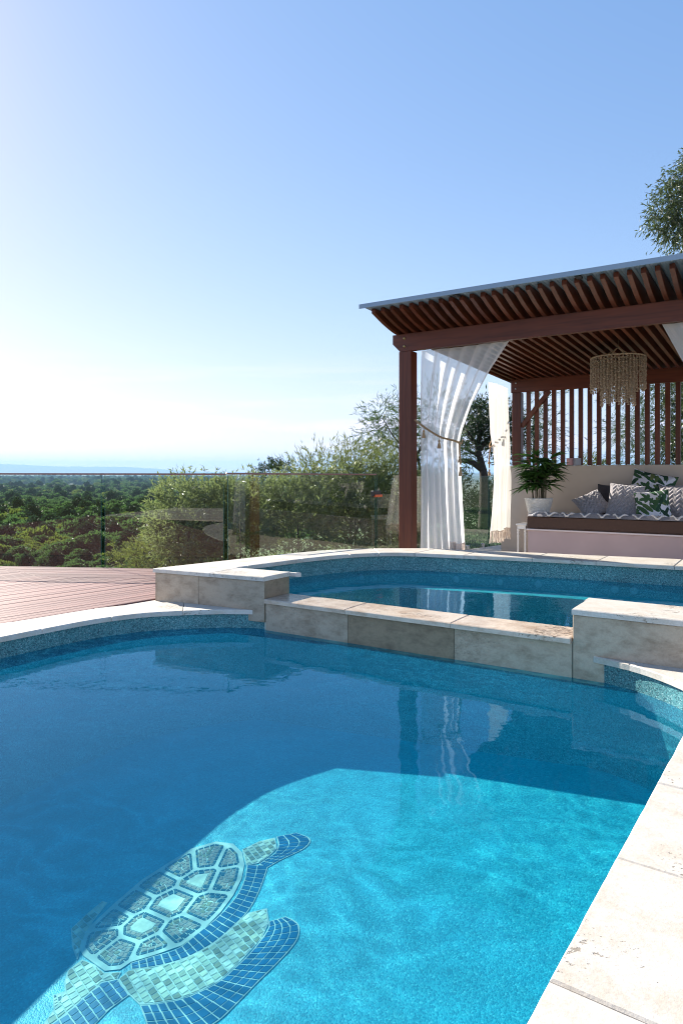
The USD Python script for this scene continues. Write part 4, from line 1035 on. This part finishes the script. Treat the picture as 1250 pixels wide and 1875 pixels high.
# blue edges
band([(905, 212), (897, 262), (872, 318), (828, 373), (782, 418), (722, 464), (650, 520), (560, 548), (480, 572)], [(980, 213), (965, 260), (940, 322), (905, 382), (860, 428), (800, 482), (730, 527), (650, 562), (560, 584), (482, 594)], 2, 'blue')
band([(985, 420), (985, 442), (960, 482), (920, 532), (870, 582), (800, 642), (740, 674), (660, 706), (560, 724), (515, 727)], [(1045, 402), (1086, 424), (1094, 458), (1075, 502), (1012, 572), (940, 642), (862, 722), (792, 786), (690, 835), (560, 850)], 4, 'blue', 0.040)
band([(1014, 108), (1020, 140), (1008, 168), (985, 184), (950, 208)], [(1085, 94), (1134, 116), (1112, 150), (1030, 190), (978, 220)], 3, 'blue')
base_polys.append(grid([(430, 632), (470, 688), (400, 740), (330, 812), (150, 830), (245, 755), (320, 690), (370, 645)], 42, 0.040, ['blue']))
base_polys.append(grid([(195, 690), (238, 676), (228, 712), (198, 735)], 30, 0.02, ['teal', 'teal', 'cream']))
# pale bodies of the flippers and the head
base_polys.append(grid([(470, 600), (560, 590), (650, 566), (730, 532), (800, 488), (860, 433), (910, 388), (975, 372), (983, 420), (957, 478), (867, 578), (797, 638), (737, 670), (657, 702), (560, 719), (512, 722), (474, 686), (436, 630)], 36, 0.036, light))
base_polys.append(grid([(250, 600), (300, 560), (345, 578), (380, 608), (440, 606), (428, 630), (368, 643), (318, 688), (242, 752), (150, 826), (165, 790), (200, 740), (240, 675), (238, 640)], 40, 0.038, light))
base_polys.append(grid([(888, 155), (950, 125), (1005, 112), (1012, 150), (983, 178), (945, 203), (902, 211)], 30, 0.033, light))
base_polys.append(grid([(262, 445), (320, 390), (375, 345), (392, 350), (338, 420), (300, 490), (283, 556), (266, 510)], 45, 0.036, light))
# shell: plates, each of rings of tiles round a pale heart
shell = Polygon(zz([(345, 570), (310, 545), (292, 520), (305, 475), (335, 432), (420, 352), (520, 266), (620, 202), (700, 152), (790, 126), (852, 134), (884, 165), (893, 210), (882, 262), (852, 322), (806, 384), (745, 445), (665, 505), (565, 540), (480, 565), (440, 592), (385, 598)])).buffer(0)
seeds = np.vstack([zz([(522, 440), (628, 352), (735, 264)]), zz([(662, 452), (758, 368), (838, 258), (560, 520), (428, 530), (360, 490), (400, 405), (480, 345), (575, 275), (660, 215), (762, 186), (850, 182)])])
vor = shapely.ops.voronoi_diagram(shapely.geometry.MultiPoint([tuple(s) for s in seeds]), envelope=shell.buffer(1.0))
inner_shell = shell.buffer(-0.012)
def ring_tiles(outer_, w_, tone, size=0.034):
    inner_ = outer_.buffer(-w_, join_style=1)
    rg = outer_.difference(inner_)
    for e in polys(outer_):
        L_ = e.exterior.length; n = max(5, int(L_ / size)); cut = []
        for k in range(n):
            p = np.array(e.exterior.interpolate(k / n * L_).coords[0]); q = np.array(e.exterior.interpolate((k / n * L_ + .004) % L_).coords[0])
            t_ = q - p; t_ /= np.linalg.norm(t_); nn = np.array([-t_[1], t_[0]])
            cut.append(LineString([p - nn * .004, p + nn * (w_ + .004)]).union(LineString([p + nn * .004, p - nn * (w_ + .004)])).buffer(0.0012))
        for q in polys(rg.intersection(e).difference(unary_union(cut))): add_tile(q, tone if R.random() > .16 else R.choice(('olive', 'teal')), 0.0016)
    return inner_
for ci, cell in enumerate(vor.geoms):
    g = cell.intersection(inner_shell)
    if g.is_empty: continue
    g = g.buffer(-0.032, join_style=1).buffer(0.021, join_style=1)
    central = any(cell.contains(Point(*s)) for s in seeds[:3])
    for k, tone in enumerate(['teal', 'plum'] if central else ['teal', 'plum', 'plum', 'olive', 'plum', 'plum']):
        if g.is_empty or g.area < 3e-4: break
        g = ring_tiles(g, 0.016 if tone == 'teal' else 0.022, tone)
    if central and not g.is_empty: add_tile(g, 'white')
    elif not g.is_empty: add_tile(g, 'cream')
base_polys.append(shell)
for a_, b_ in (([(905, 212), (897, 262), (872, 318), (828, 373), (782, 418), (722, 464), (650, 520), (560, 548), (480, 572)], [(980, 213), (965, 260), (940, 322), (905, 382), (860, 428), (800, 482), (730, 527), (650, 562), (560, 584), (482, 594)]),
               ([(985, 420), (985, 442), (960, 482), (920, 532), (870, 582), (800, 642), (740, 674), (660, 706), (560, 724), (515, 727)], [(1045, 402), (1086, 424), (1094, 458), (1075, 502), (1012, 572), (940, 642), (862, 722), (792, 786), (690, 835), (560, 850)]),
               ([(1014, 108), (1020, 140), (1008, 168), (985, 184), (950, 208)], [(1085, 94), (1134, 116), (1112, 150), (1030, 190), (978, 220)])):
    base_polys.append(Polygon(np.vstack([smooth_path(zz(a_), .02), smooth_path(zz(b_), .02)[::-1]])).buffer(0))
tm0 = zz([(620, 480)])[0]
turtle = thing('turtle_mosaic', 'sea turtle mosaic of blue, cream and dark tiles set in the sunlit pool floor', 'mosaic', (*tm0, fl(*tm0)))
ground = unary_union([g.buffer(0.003) for g in base_polys])
gm = []
for q in polys(ground):
    q = Polygon(q.exterior)
    v, f = trimesh.creation.triangulate_polygon(shapely.segmentize(q, 0.1), engine='earcut'); gm.append(trimesh.Trimesh(np.c_[v, fl(v[:, 0], v[:, 1]) + 0.004], f, process=False))
part(turtle, 'grout', cat_(gm), 'grout')
mat('mosaic_tile', {'a': ('attribute', {'attribute': 'tone'}), 'g': ('geometry', {}), 'n': ('noise_texture', {'scale': 30.0, 'detail': 3.0}), 'r': ('map_range', {'from_min': .3, 'from_max': .7, 'to_min': .85, 'to_max': 1.15}),
                    'h': ('hsv', {'hue': 0.5, 'saturation': 1.0, 'fac': 1.0}), 'p': ('principled_bsdf', {'roughness': 0.25})},
    [('g.position', 'n.vector'), ('n.fac', 'r.value'), ('r.result', 'h.value'), ('a.color', 'h.color'), ('h.color', 'p.base_color')])
def tile_mesh(items):
    vs, fs, cs, n = [], [], [], 0
    for g, tone in items:
        m = slab(g, 0.0042, 0.0062, 0.0005, zf=fl)
        if m is None: continue
        v, f = np.array(m.vertices), np.array(m.faces); vs.append(v); fs.append(f + n); cs.append(np.repeat(tone[None], len(v), 0)); n += len(v)
    return (np.vstack(vs), np.vstack(fs), np.vstack(cs)) if vs else None
def tile_part(name, items, kind=None):
    t_ = tile_mesh(items)
    if t_ is None: return
    p = part(turtle, name, (t_[0], t_[1]), 'mosaic_tile', kind=kind)
    UsdGeom.PrimvarsAPI(p).CreatePrimvar('tone', Sdf.ValueTypeNames.Color3fArray, 'vertex').Set(Vt.Vec3fArray.FromNumpy(t_[2].astype(np.float32)))
tiles.sort(key=lambda s: -s[0].area)
for it in tiles[:298]: tile_part('tile', [it])
tile_part('small_tile', tiles[298:], kind='stuff')

# ------------------------------------------------------------------ plants
def leaves(pos, direc, length, width, rng, fold=0.3, bend=0.25):
    """one folded, pointed leaf (four triangles) at each pos along each direc"""
    n = len(pos); d = direc / np.maximum(np.linalg.norm(direc, axis=1, keepdims=True), 1e-9)
    s = np.cross(d, rng.normal(size=(n, 3))); s /= np.maximum(np.linalg.norm(s, axis=1, keepdims=True), 1e-9); u_ = np.cross(s, d)
    L_ = (length * rng.uniform(.7, 1.25, n))[:, None]; W = (width * rng.uniform(.75, 1.25, n))[:, None]
    mid = pos + d * L_ * .45 + u_ * bend * L_ * .12
    v = np.stack([pos, mid - s * W / 2 + u_ * W * fold, mid, mid + s * W / 2 + u_ * W * fold, pos + d * L_ - u_ * bend * L_ * .3], 1).reshape(-1, 3)
    f = (np.array([[0, 2, 1], [0, 3, 2], [1, 2, 4], [2, 3, 4]])[None] + 5 * np.arange(n)[:, None, None]).reshape(-1, 3)
    return v, f

def ball(n, rng, lo=0.0):
    v = rng.normal(size=(n, 3)); v /= np.linalg.norm(v, axis=1, keepdims=True)
    return v * (lo ** 3 + (1 - lo ** 3) * rng.random((n, 1))) ** (1 / 3), v

def sprays(lobes, per_m2, twig, nleaf, length, width, rng, up=0.5, angle=0.8, inner=0.5, droop=0.0, follow=0.0):
    """leafy twigs through the outer shell of ellipsoid lobes (cx, cy, cz, rx, ry, rz)"""
    V, Fc, n0 = [], [], 0
    for (cx, cy, cz, rx, ry, rz) in lobes:
        n = int(per_m2 * 4.2 * (rx * ry + rx * rz + ry * rz) )
        q, out = ball(n, rng, inner)
        nz = meshkit.fbm(q * 2.2 + (cx * 3, cy * 3, cz * 3), 3, 4)[:, None]
        p = np.array([cx, cy, cz]) + q * (0.72 + 0.56 * nz) * np.array([rx, ry, rz])
        td = out * np.array([1, 1, .8]) + rng.normal(0, .45, (n, 3)) + np.array([0, 0, up - droop]); td /= np.linalg.norm(td, axis=1, keepdims=True)
        tl = twig * rng.uniform(.5, 1.3, n)
        k = rng.random((n, nleaf)); a = (p[:, None] + td[:, None] * (tl[:, None] * k)[..., None] - np.array([0, 0, 1]) * (droop * .5 * tl[:, None] * k ** 2)[..., None]).reshape(-1, 3)
        ld = np.repeat(td, nleaf, 0) * (1 + follow) + rng.normal(0, angle, (n * nleaf, 3)) - np.array([0, 0, droop])
        v, f = leaves(a, ld, length, width, rng)
        V.append(v); Fc.append(f + n0); n0 += len(v)
    return np.vstack(V), np.vstack(Fc)

def plant(name, label, cat, root, lobes, kind_mat, group=None, stems=None, bark='bark', parts=('stem', 'foliage'), **kw):
    o = thing(name, label, cat, root, group)
    part(o, parts[1], sprays(lobes, **kw), kind_mat)
    for s in (stems or []):
        part(o, parts[0], tube(smooth_path(np.array(s[0]), .12), np.linspace(s[1], s[2], len(smooth_path(np.array(s[0]), .12))), 8), bark, smooth=True)
    return o

def P(px, py, Y): return np.array([(px - 625) / F * Y, Y, EYE - (py - HY) / F * Y])
def lobe(px, py, Y, rpx, rpy, depth=None):
    c = P(px, py, Y); rx, rz = rpx / F * Y, rpy / F * Y
    return (*c, rx, depth or rx, rz)
def stems_of(lobes, base, r0=0.03, r1=0.01):
    return [([base, base * .45 + np.array(l[:3]) * .55 + (0, 0, -.15 * l[5]), np.array(l[:3]) + (0, 0, .3 * l[5])], r0, r1) for l in lobes]

ole = dict(per_m2=170, twig=0.24, nleaf=9, length=0.088, width=0.021, angle=0.62, up=0.45, inner=0.5, follow=0.1)
SH = [
    ('silvery narrow-leaved shrub, leftmost of the hedge behind the glass fence', [lobe(325, 935, 10.6, 44, 50), lobe(345, 985, 10.4, 58, 42), lobe(375, 926, 10.9, 40, 44), lobe(305, 965, 10.8, 28, 40)], 10.6),
    ('dense narrow-leaved shrub behind the corner joint of the glass fence', [lobe(418, 932, 10.9, 46, 48), lobe(440, 978, 10.6, 55, 48), lobe(465, 922, 11.4, 42, 42)], 10.9),
    ('dense narrow-leaved shrub behind the middle of the long angled glass panel', [lobe(530, 922, 11.9, 52, 48), lobe(545, 970, 11.4, 60, 46), lobe(585, 908, 12.3, 44, 42)], 11.8),
    ('tall narrow-leaved shrub behind the fence latch, its top above the rail', [lobe(640, 912, 12.8, 54, 52), lobe(650, 968, 12.4, 58, 46), lobe(672, 896, 13.2, 40, 40)], 12.8),
    ('narrow-leaved shrub directly left of the front pergola post', [lobe(716, 905, 13.6, 42, 60), lobe(725, 970, 13.2, 44, 46), lobe(770, 920, 14.2, 46, 56)], 13.6)]
for i, (lb, lobes, Y) in enumerate(SH):
    c = np.mean([l[:3] for l in lobes], 0); gz_ = min(hz(c[0], c[1]), -0.3) if c[0] < 0.3 else -0.22; base = np.array([c[0], c[1], gz_])
    plant('hedge_shrub', lb, 'shrub', base, lobes, 'leaf_oleander', 'shrubs along the glass fence', stems_of(lobes, base), rng=np.random.default_rng(100 + i), **ole)
low = dict(per_m2=150, twig=0.22, nleaf=8, length=0.075, width=0.018, angle=0.5, up=0.6, inner=0.5)
for i, (lb, lobes) in enumerate([
    ('low yellow-green shrub at the deck edge, left of the hedge shrubs', [lobe(250, 1026, 11.8, 36, 20), lobe(285, 1018, 11.4, 40, 30)]),
    ('low silvery shrub between the deck edge and the raised spa corner', [lobe(325, 1025, 11.0, 40, 34), lobe(370, 1020, 10.6, 44, 34)])]):
    c = np.mean([l[:3] for l in lobes], 0); base = np.array([c[0], c[1], hz(c[0], c[1])])
    plant('low_shrub', lb, 'shrub', base, lobes, 'leaf_low', None, stems_of(lobes, base), rng=np.random.default_rng(120 + i), **low)
# sprigs rising over the hedge
spr = dict(per_m2=70, twig=0.45, nleaf=10, length=0.12, width=0.014, angle=0.35, up=0.9, inner=0.2)
lobes = [lobe(600, 862, 13.2, 40, 18), lobe(655, 850, 13.6, 36, 20), lobe(560, 868, 12.6, 30, 12), lobe(705, 845, 14.2, 34, 20)]
plant('wispy_shrub', 'wispy pale green shrub tips rising above the hedge and the fence rail', 'shrub', (*P(640, 960, 13.6)[:2], -0.22), lobes, 'leaf_low', None, stems_of(lobes, np.array([*P(640, 960, 13.6)[:2], -.22])), rng=np.random.default_rng(131), **spr)
lobes = [lobe(512, 858, 16, 22, 9), lobe(500, 866, 16, 24, 12)]
plant('dark_shrub', 'dark round treetop just above the fence rail in the middle', 'tree', (*P(508, 960, 16)[:2], hz(*P(508, 960, 16)[:2])), lobes, 'leaf_dark', None, stems_of(lobes, np.array([*P(508, 960, 16)[:2], hz(*P(508, 960, 16)[:2])])), rng=np.random.default_rng(132), **low)

aca = dict(per_m2=60, twig=0.5, nleaf=12, length=0.13, width=0.013, angle=0.38, up=0.25, inner=0.15, droop=0.25, follow=0.3)
lobes = [lobe(712, 775, 15, 26, 32), lobe(684, 790, 15, 24, 16), lobe(722, 815, 15.2, 30, 24), lobe(700, 752, 15, 14, 18), lobe(745, 780, 15.4, 28, 40), lobe(690, 820, 15.3, 18, 14), lobe(790, 760, 15.8, 36, 40), lobe(800, 830, 15.6, 40, 36)]
base = np.array([*P(768, 960, 15.6)[:2], -0.22])
plant('acacia_tree', 'airy small-leaved tree rising above the hedge left of the pergola post', 'tree', base, lobes, 'leaf_acacia', None,
      [([base, base + (0.02, 0, 1.2), P(765, 840, 15.5), P(750, 790, 15.4)], .06, .02), ([P(765, 840, 15.5), P(725, 805, 15.2), P(700, 765, 15)], .03, .008), ([P(760, 830, 15.5), P(712, 812, 15.2), P(676, 788, 15)], .022, .006), ([P(765, 830, 15.5), P(790, 780, 15.7)], .03, .01)], parts=('branch', 'crown'), rng=np.random.default_rng(140), **aca)

drk = dict(per_m2=75, twig=0.40, nleaf=9, length=0.13, width=0.026, angle=0.6, up=0.2, inner=0.3)
lobes = [lobe(868, 768, 17.5, 30, 22), lobe(895, 760, 17.5, 30, 20), lobe(920, 778, 17.6, 26, 24), lobe(848, 792, 17.4, 20, 18), lobe(880, 800, 17.8, 28, 16), lobe(912, 815, 17.8, 24, 18), lobe(846, 832, 17.4, 16, 12), lobe(862, 745, 17.6, 18, 12), lobe(935, 800, 17.6, 30, 30)]
base = np.array([*P(886, 960, 17.5)[:2], -0.25])
plant('spreading_tree', 'dark spreading tree with a bent black trunk seen between the two curtains', 'tree', base, lobes, 'leaf_dark', None,
      [([base, P(886, 880, 17.5), P(880, 845, 17.5), P(874, 815, 17.5), P(884, 785, 17.5)], .17, .05), ([P(882, 858, 17.5), P(862, 846, 17.5), P(836, 842, 17.4)], .10, .04), ([P(876, 825, 17.5), P(896, 800, 17.5), P(915, 780, 17.6)], .07, .02), ([P(874, 815, 17.5), P(858, 795, 17.4), P(850, 775, 17.5)], .06, .02), ([P(878, 835, 17.5), P(850, 822, 17.4)], .06, .02)],
      parts=('trunk', 'crown'), rng=np.random.default_rng(141), **drk)
und = dict(per_m2=110, twig=0.28, nleaf=8, length=0.10, width=0.026, angle=0.6, up=0.4, inner=0.5)
lobes = [lobe(842, 925, 17.0, 22, 60), lobe(870, 945, 18.5, 30, 38), lobe(905, 930, 18.5, 34, 48), lobe(945, 915, 19, 40, 50)]
plant('understorey_bush', 'dark green bush low behind the glass panel between the curtains', 'shrub', (*P(875, 960, 18)[:2], -0.24), lobes, 'leaf_dark', None, stems_of(lobes, np.array([*P(875, 960, 18)[:2], -.24])), rng=np.random.default_rng(142), **und)

con = dict(per_m2=48, twig=0.7, nleaf=16, length=0.17, width=0.011, angle=0.30, up=0.1, inner=0.1, droop=0.25, follow=0.5)
def conifer(label, cx, Y, spots, seed):
    lobes = [lobe(*s[:2], Y + s[4], s[2], s[3]) for s in spots]
    base = np.array([*P(cx, 900, Y)[:2], -0.25]); top = np.array(lobes[0][:3]); st = [([base, base * .5 + top * .5, top], .06, .012)]
    for l in lobes[1:]:
        e = np.array(l[:3]); t_ = np.array([base[0] + (top[0] - base[0]) * .6, base[1], e[2] - .25]); st.append(([t_, t_ * .4 + e * .6 + (0, 0, .1), e], .014, .004))
    plant('feathery_tree', label, 'tree', base, lobes, 'leaf_acacia', None, st, parts=('branch', 'crown'), rng=np.random.default_rng(seed), **con)
conifer('thin feathery tree behind the screen slats at their left end by the brace', 975, 19, [(978, 745, 22, 22, 0), (965, 775, 20, 20, .2), (1000, 785, 18, 16, -.2), (958, 815, 22, 18, 0), (985, 825, 22, 16, .3)], 150)
conifer('feathery blue-green tree with layered boughs behind the right half of the slats', 1180, 22, [(1190, 640, 28, 30, 0), (1165, 720, 36, 18, .4), (1200, 710, 36, 26, -.3), (1140, 790, 28, 14, 0), (1180, 785, 40, 18, .4), (1215, 770, 36, 24, -.4), (1165, 840, 34, 12, .2), (1210, 835, 40, 18, 0)], 151)
lobes = [lobe(1078, 848, 20, 16, 14), lobe(1092, 856, 20, 14, 10)]
plant('small_shrub', 'small green shrub tips showing between slats right of the candle cups', 'shrub', (*P(1085, 940, 20)[:2], -.25), lobes, 'leaf_low', None, stems_of(lobes, np.array([*P(1085, 940, 20)[:2], -.25])), rng=np.random.default_rng(152), **low)

euc = dict(per_m2=62, twig=0.45, nleaf=9, length=0.13, width=0.032, angle=0.6, up=-0.1, inner=0.25, droop=0.45)
lobes = [lobe(1256, 318, 19, 20, 38), lobe(1292, 300, 19.3, 34, 40), lobe(1232, 352, 18.8, 20, 34), lobe(1262, 372, 19, 36, 44), lobe(1212, 392, 18.8, 24, 22), lobe(1238, 412, 18.8, 26, 28), lobe(1304, 350, 19.6, 46, 64), lobe(1330, 420, 20, 60, 70), lobe(1350, 320, 20, 60, 60), lobe(1262, 432, 19.2, 26, 18)]
lobes += [lobe(1238, 720, 21, 30, 40), lobe(1262, 790, 20.5, 34, 50), lobe(1232, 810, 21, 26, 34), lobe(1300, 700, 20, 50, 60)]
base = np.array([*P(1335, 960, 20)[:2], -0.25])
plant('eucalyptus_tree', 'tall eucalyptus with hanging leaves above the pergola roof at the right edge', 'tree', base, lobes, 'leaf_eucalypt', None,
      [([base, P(1332, 700, 20), P(1322, 450, 20), P(1318, 380, 19.8), P(1305, 310, 19.6)], .24, .05), ([P(1324, 520, 20), P(1290, 430, 19.4), P(1250, 385, 19)], .08, .02), ([P(1320, 420, 20), P(1290, 330, 19.5), P(1262, 290, 19.2)], .07, .02), ([P(1330, 840, 20), P(1290, 780, 20.4), P(1250, 740, 20.8)], .07, .02), ([P(1290, 430, 19.4), P(1255, 420, 19), P(1222, 398, 18.8)], .03, .01)],
      bark='bark_pale', parts=('branch', 'crown'), rng=np.random.default_rng(160), **euc)

# ------------------------------------------------------------------ woodland in the valley
def crown(seed, lobes, n, size):
    rng = np.random.default_rng(seed); V, Fc, n0 = [], [], 0
    for (cx, cy, cz, rx, ry, rz) in lobes:
        m = int(n * rx * rz); q, out = ball(m, rng, 0.6); nz = meshkit.fbm(q * 2.4 + seed + cx, 3, seed)[:, None]
        p = np.array([cx, cy, cz]) + q * (.68 + .64 * nz) * (rx, ry, rz)
        d = out + rng.normal(0, .7, (m, 3)) + (0, 0, .3)
        v, f = leaves(p, d, size, size * .8, rng, fold=.25); V.append(v); Fc.append(f + n0); n0 += len(v)
    return np.vstack(V), np.vstack(Fc)

def random_lobes(seed, n, spread, h0, h1):
    rng = np.random.default_rng(seed); out = [(0, 0, h1 - 1.6, 1.7, 1.7, 1.6)]
    for k in range(n):
        t_ = k / n * 6.28 + rng.uniform(-.3, .3); r_ = spread * rng.uniform(.6, 1.0); s = rng.uniform(1.1, 1.8)
        out.append((r_ * math.cos(t_), r_ * math.sin(t_), rng.uniform(h0, h1 - 1.4), s, s, s * rng.uniform(.65, .9)))
    return out

KINDS = [('leaf_valley', 'rounded mid green tree in the valley woodland beyond the glass fence', random_lobes(1, 9, 2.4, 2.2, 7.2)),
         ('leaf_valley_olive', 'olive green tree with a lumpy crown in the valley woodland beyond the fence', random_lobes(2, 8, 2.6, 2.0, 6.4)),
         ('leaf_dark', 'tall dark tree with a narrow crown in the valley woodland beyond the fence', random_lobes(3, 8, 1.7, 2.6, 9.0)),
         ('leaf_valley', 'broad green tree with a wide crown in the valley woodland beyond the fence', random_lobes(4, 11, 3.2, 2.4, 6.8))]
sources = []
for i, (m_, lb, lobes) in enumerate(KINDS):
    cp = stage.CreateClassPrim(f'/World/valley_tree_source_{i + 1:03d}'); UsdGeom.Xform.Define(stage, cp.GetPath()).GetPrim().SetSpecifier(Sdf.SpecifierClass)
    usdkit.mesh(stage, str(cp.GetPath()) + '/crown', crown(30 + i, lobes, 150, 0.62), M[m_])
    usdkit.mesh(stage, str(cp.GetPath()) + '/trunk', tube([(0, 0, -1.5), (.1, 0, 1.5), (0, .1, 4.2)], [.28, .22, .1], 6), M['bark'])
    sources.append(cp.GetPath())
vr = np.random.default_rng(77); cand = []
for _ in range(26000):
    Y = 95 * (2300 / 95) ** vr.random(); k_ = vr.uniform(-.66, -.02)
    cand.append((Y, k_ * Y))
cand.sort(); kept, cells = [], {}
for Y, x in cand:
    s = 0.55 + 0.65 * vr.random() + min(.35, Y / 1500)
    if Y < 175: s *= 0.62
    px = 625 + x / Y * F
    if 880 < Y < 1240 and (px < 100 or 112 < px < 178): continue
    if 262 < Y < 345 and 195 < px < 268: continue
    rad = 2.6 * s; cs_ = 8.0; key = (int(x // cs_), int(Y // cs_)); clash = False
    for dx in (-1, 0, 1):
        for dy in (-1, 0, 1):
            for (a, b, r_) in cells.get((key[0] + dx, key[1] + dy), ()):
                if (a - x) ** 2 + (b - Y) ** 2 < (0.76 * (r_ + rad)) ** 2: clash = True
    if clash: continue
    cells.setdefault(key, []).append((x, Y, rad)); kept.append((Y, x, s))
single_n, rest = 0, []
zgs = relief(np.array([k_[1] for k_ in kept]), np.array([k_[0] for k_ in kept]))
for (Y, x, s), zg in zip(kept, map(float, zgs)):
    px = 625 + x / Y * F; top = HY - (zg + 7 * s - EYE) / Y * F
    kind = int(vr.choice(4, p=[.34, .26, .18, .22])) if Y > 190 else int(vr.choice(4, p=[.36, .26, .12, .26]))
    rz_, sz = vr.uniform(0, 360), s * vr.uniform(.85, 1.2)
    if single_n < 290 and -10 < px < 330 and top < 1045:
        o = thing('valley_tree', KINDS[kind][1], 'tree', (x, Y, zg), KINDS[kind][1])
        xf = UsdGeom.Xformable(o); xf.AddRotateZOp().Set(rz_); xf.AddScaleOp().Set(Gf.Vec3f(s, s, sz))
        o.GetReferences().AddInternalReference(sources[kind]); o.SetInstanceable(True); single_n += 1
    else: rest.append((x, Y, zg, rz_, s, sz, kind))
PI_ = UsdGeom.PointInstancer.Define(stage, '/World/woodland')
tag(PI_.GetPrim(), 'distant mixed woodland covering the valley floor below the far hills', 'woodland', None, 'stuff')
protos = []
for i, (m_, lb, lobes) in enumerate(KINDS):
    p = f'/World/woodland/crown_{i + 1:03d}'; usdkit.mesh(stage, p, crown(60 + i, lobes, 42, 1.15), M[m_]); protos.append(p)
PI_.CreatePrototypesRel().SetTargets(protos)
PI_.CreatePositionsAttr(Vt.Vec3fArray.FromNumpy(np.array([r_[:3] for r_ in rest], np.float32)))
PI_.CreateProtoIndicesAttr(Vt.IntArray.FromNumpy(np.array([r_[6] for r_ in rest], np.int32)))
PI_.CreateScalesAttr(Vt.Vec3fArray.FromNumpy(np.array([(r_[4], r_[4], r_[5]) for r_ in rest], np.float32)))
PI_.CreateOrientationsAttr([Gf.Quath(math.cos(math.radians(r_[3]) / 2), 0, 0, math.sin(math.radians(r_[3]) / 2)) for r_ in rest])

# ------------------------------------------------------------------ the air of the valley
mat('haze', {'v': ('principled_volume', {'color': (0.36, 0.62, 0.92), 'density': 0.00019, 'anisotropy': 0.1})}, [], surface=None, volume='v.volume')
hb = trimesh.creation.box((26000, 11000, 330)); hb.apply_translation((0, 5500 + 420, 330 / 2 - 130))
tag(usdkit.mesh(stage, '/World/haze', hb, M['haze']).GetPrim(), 'thin blue haze over the valley and far hills', 'haze', None, 'stuff')
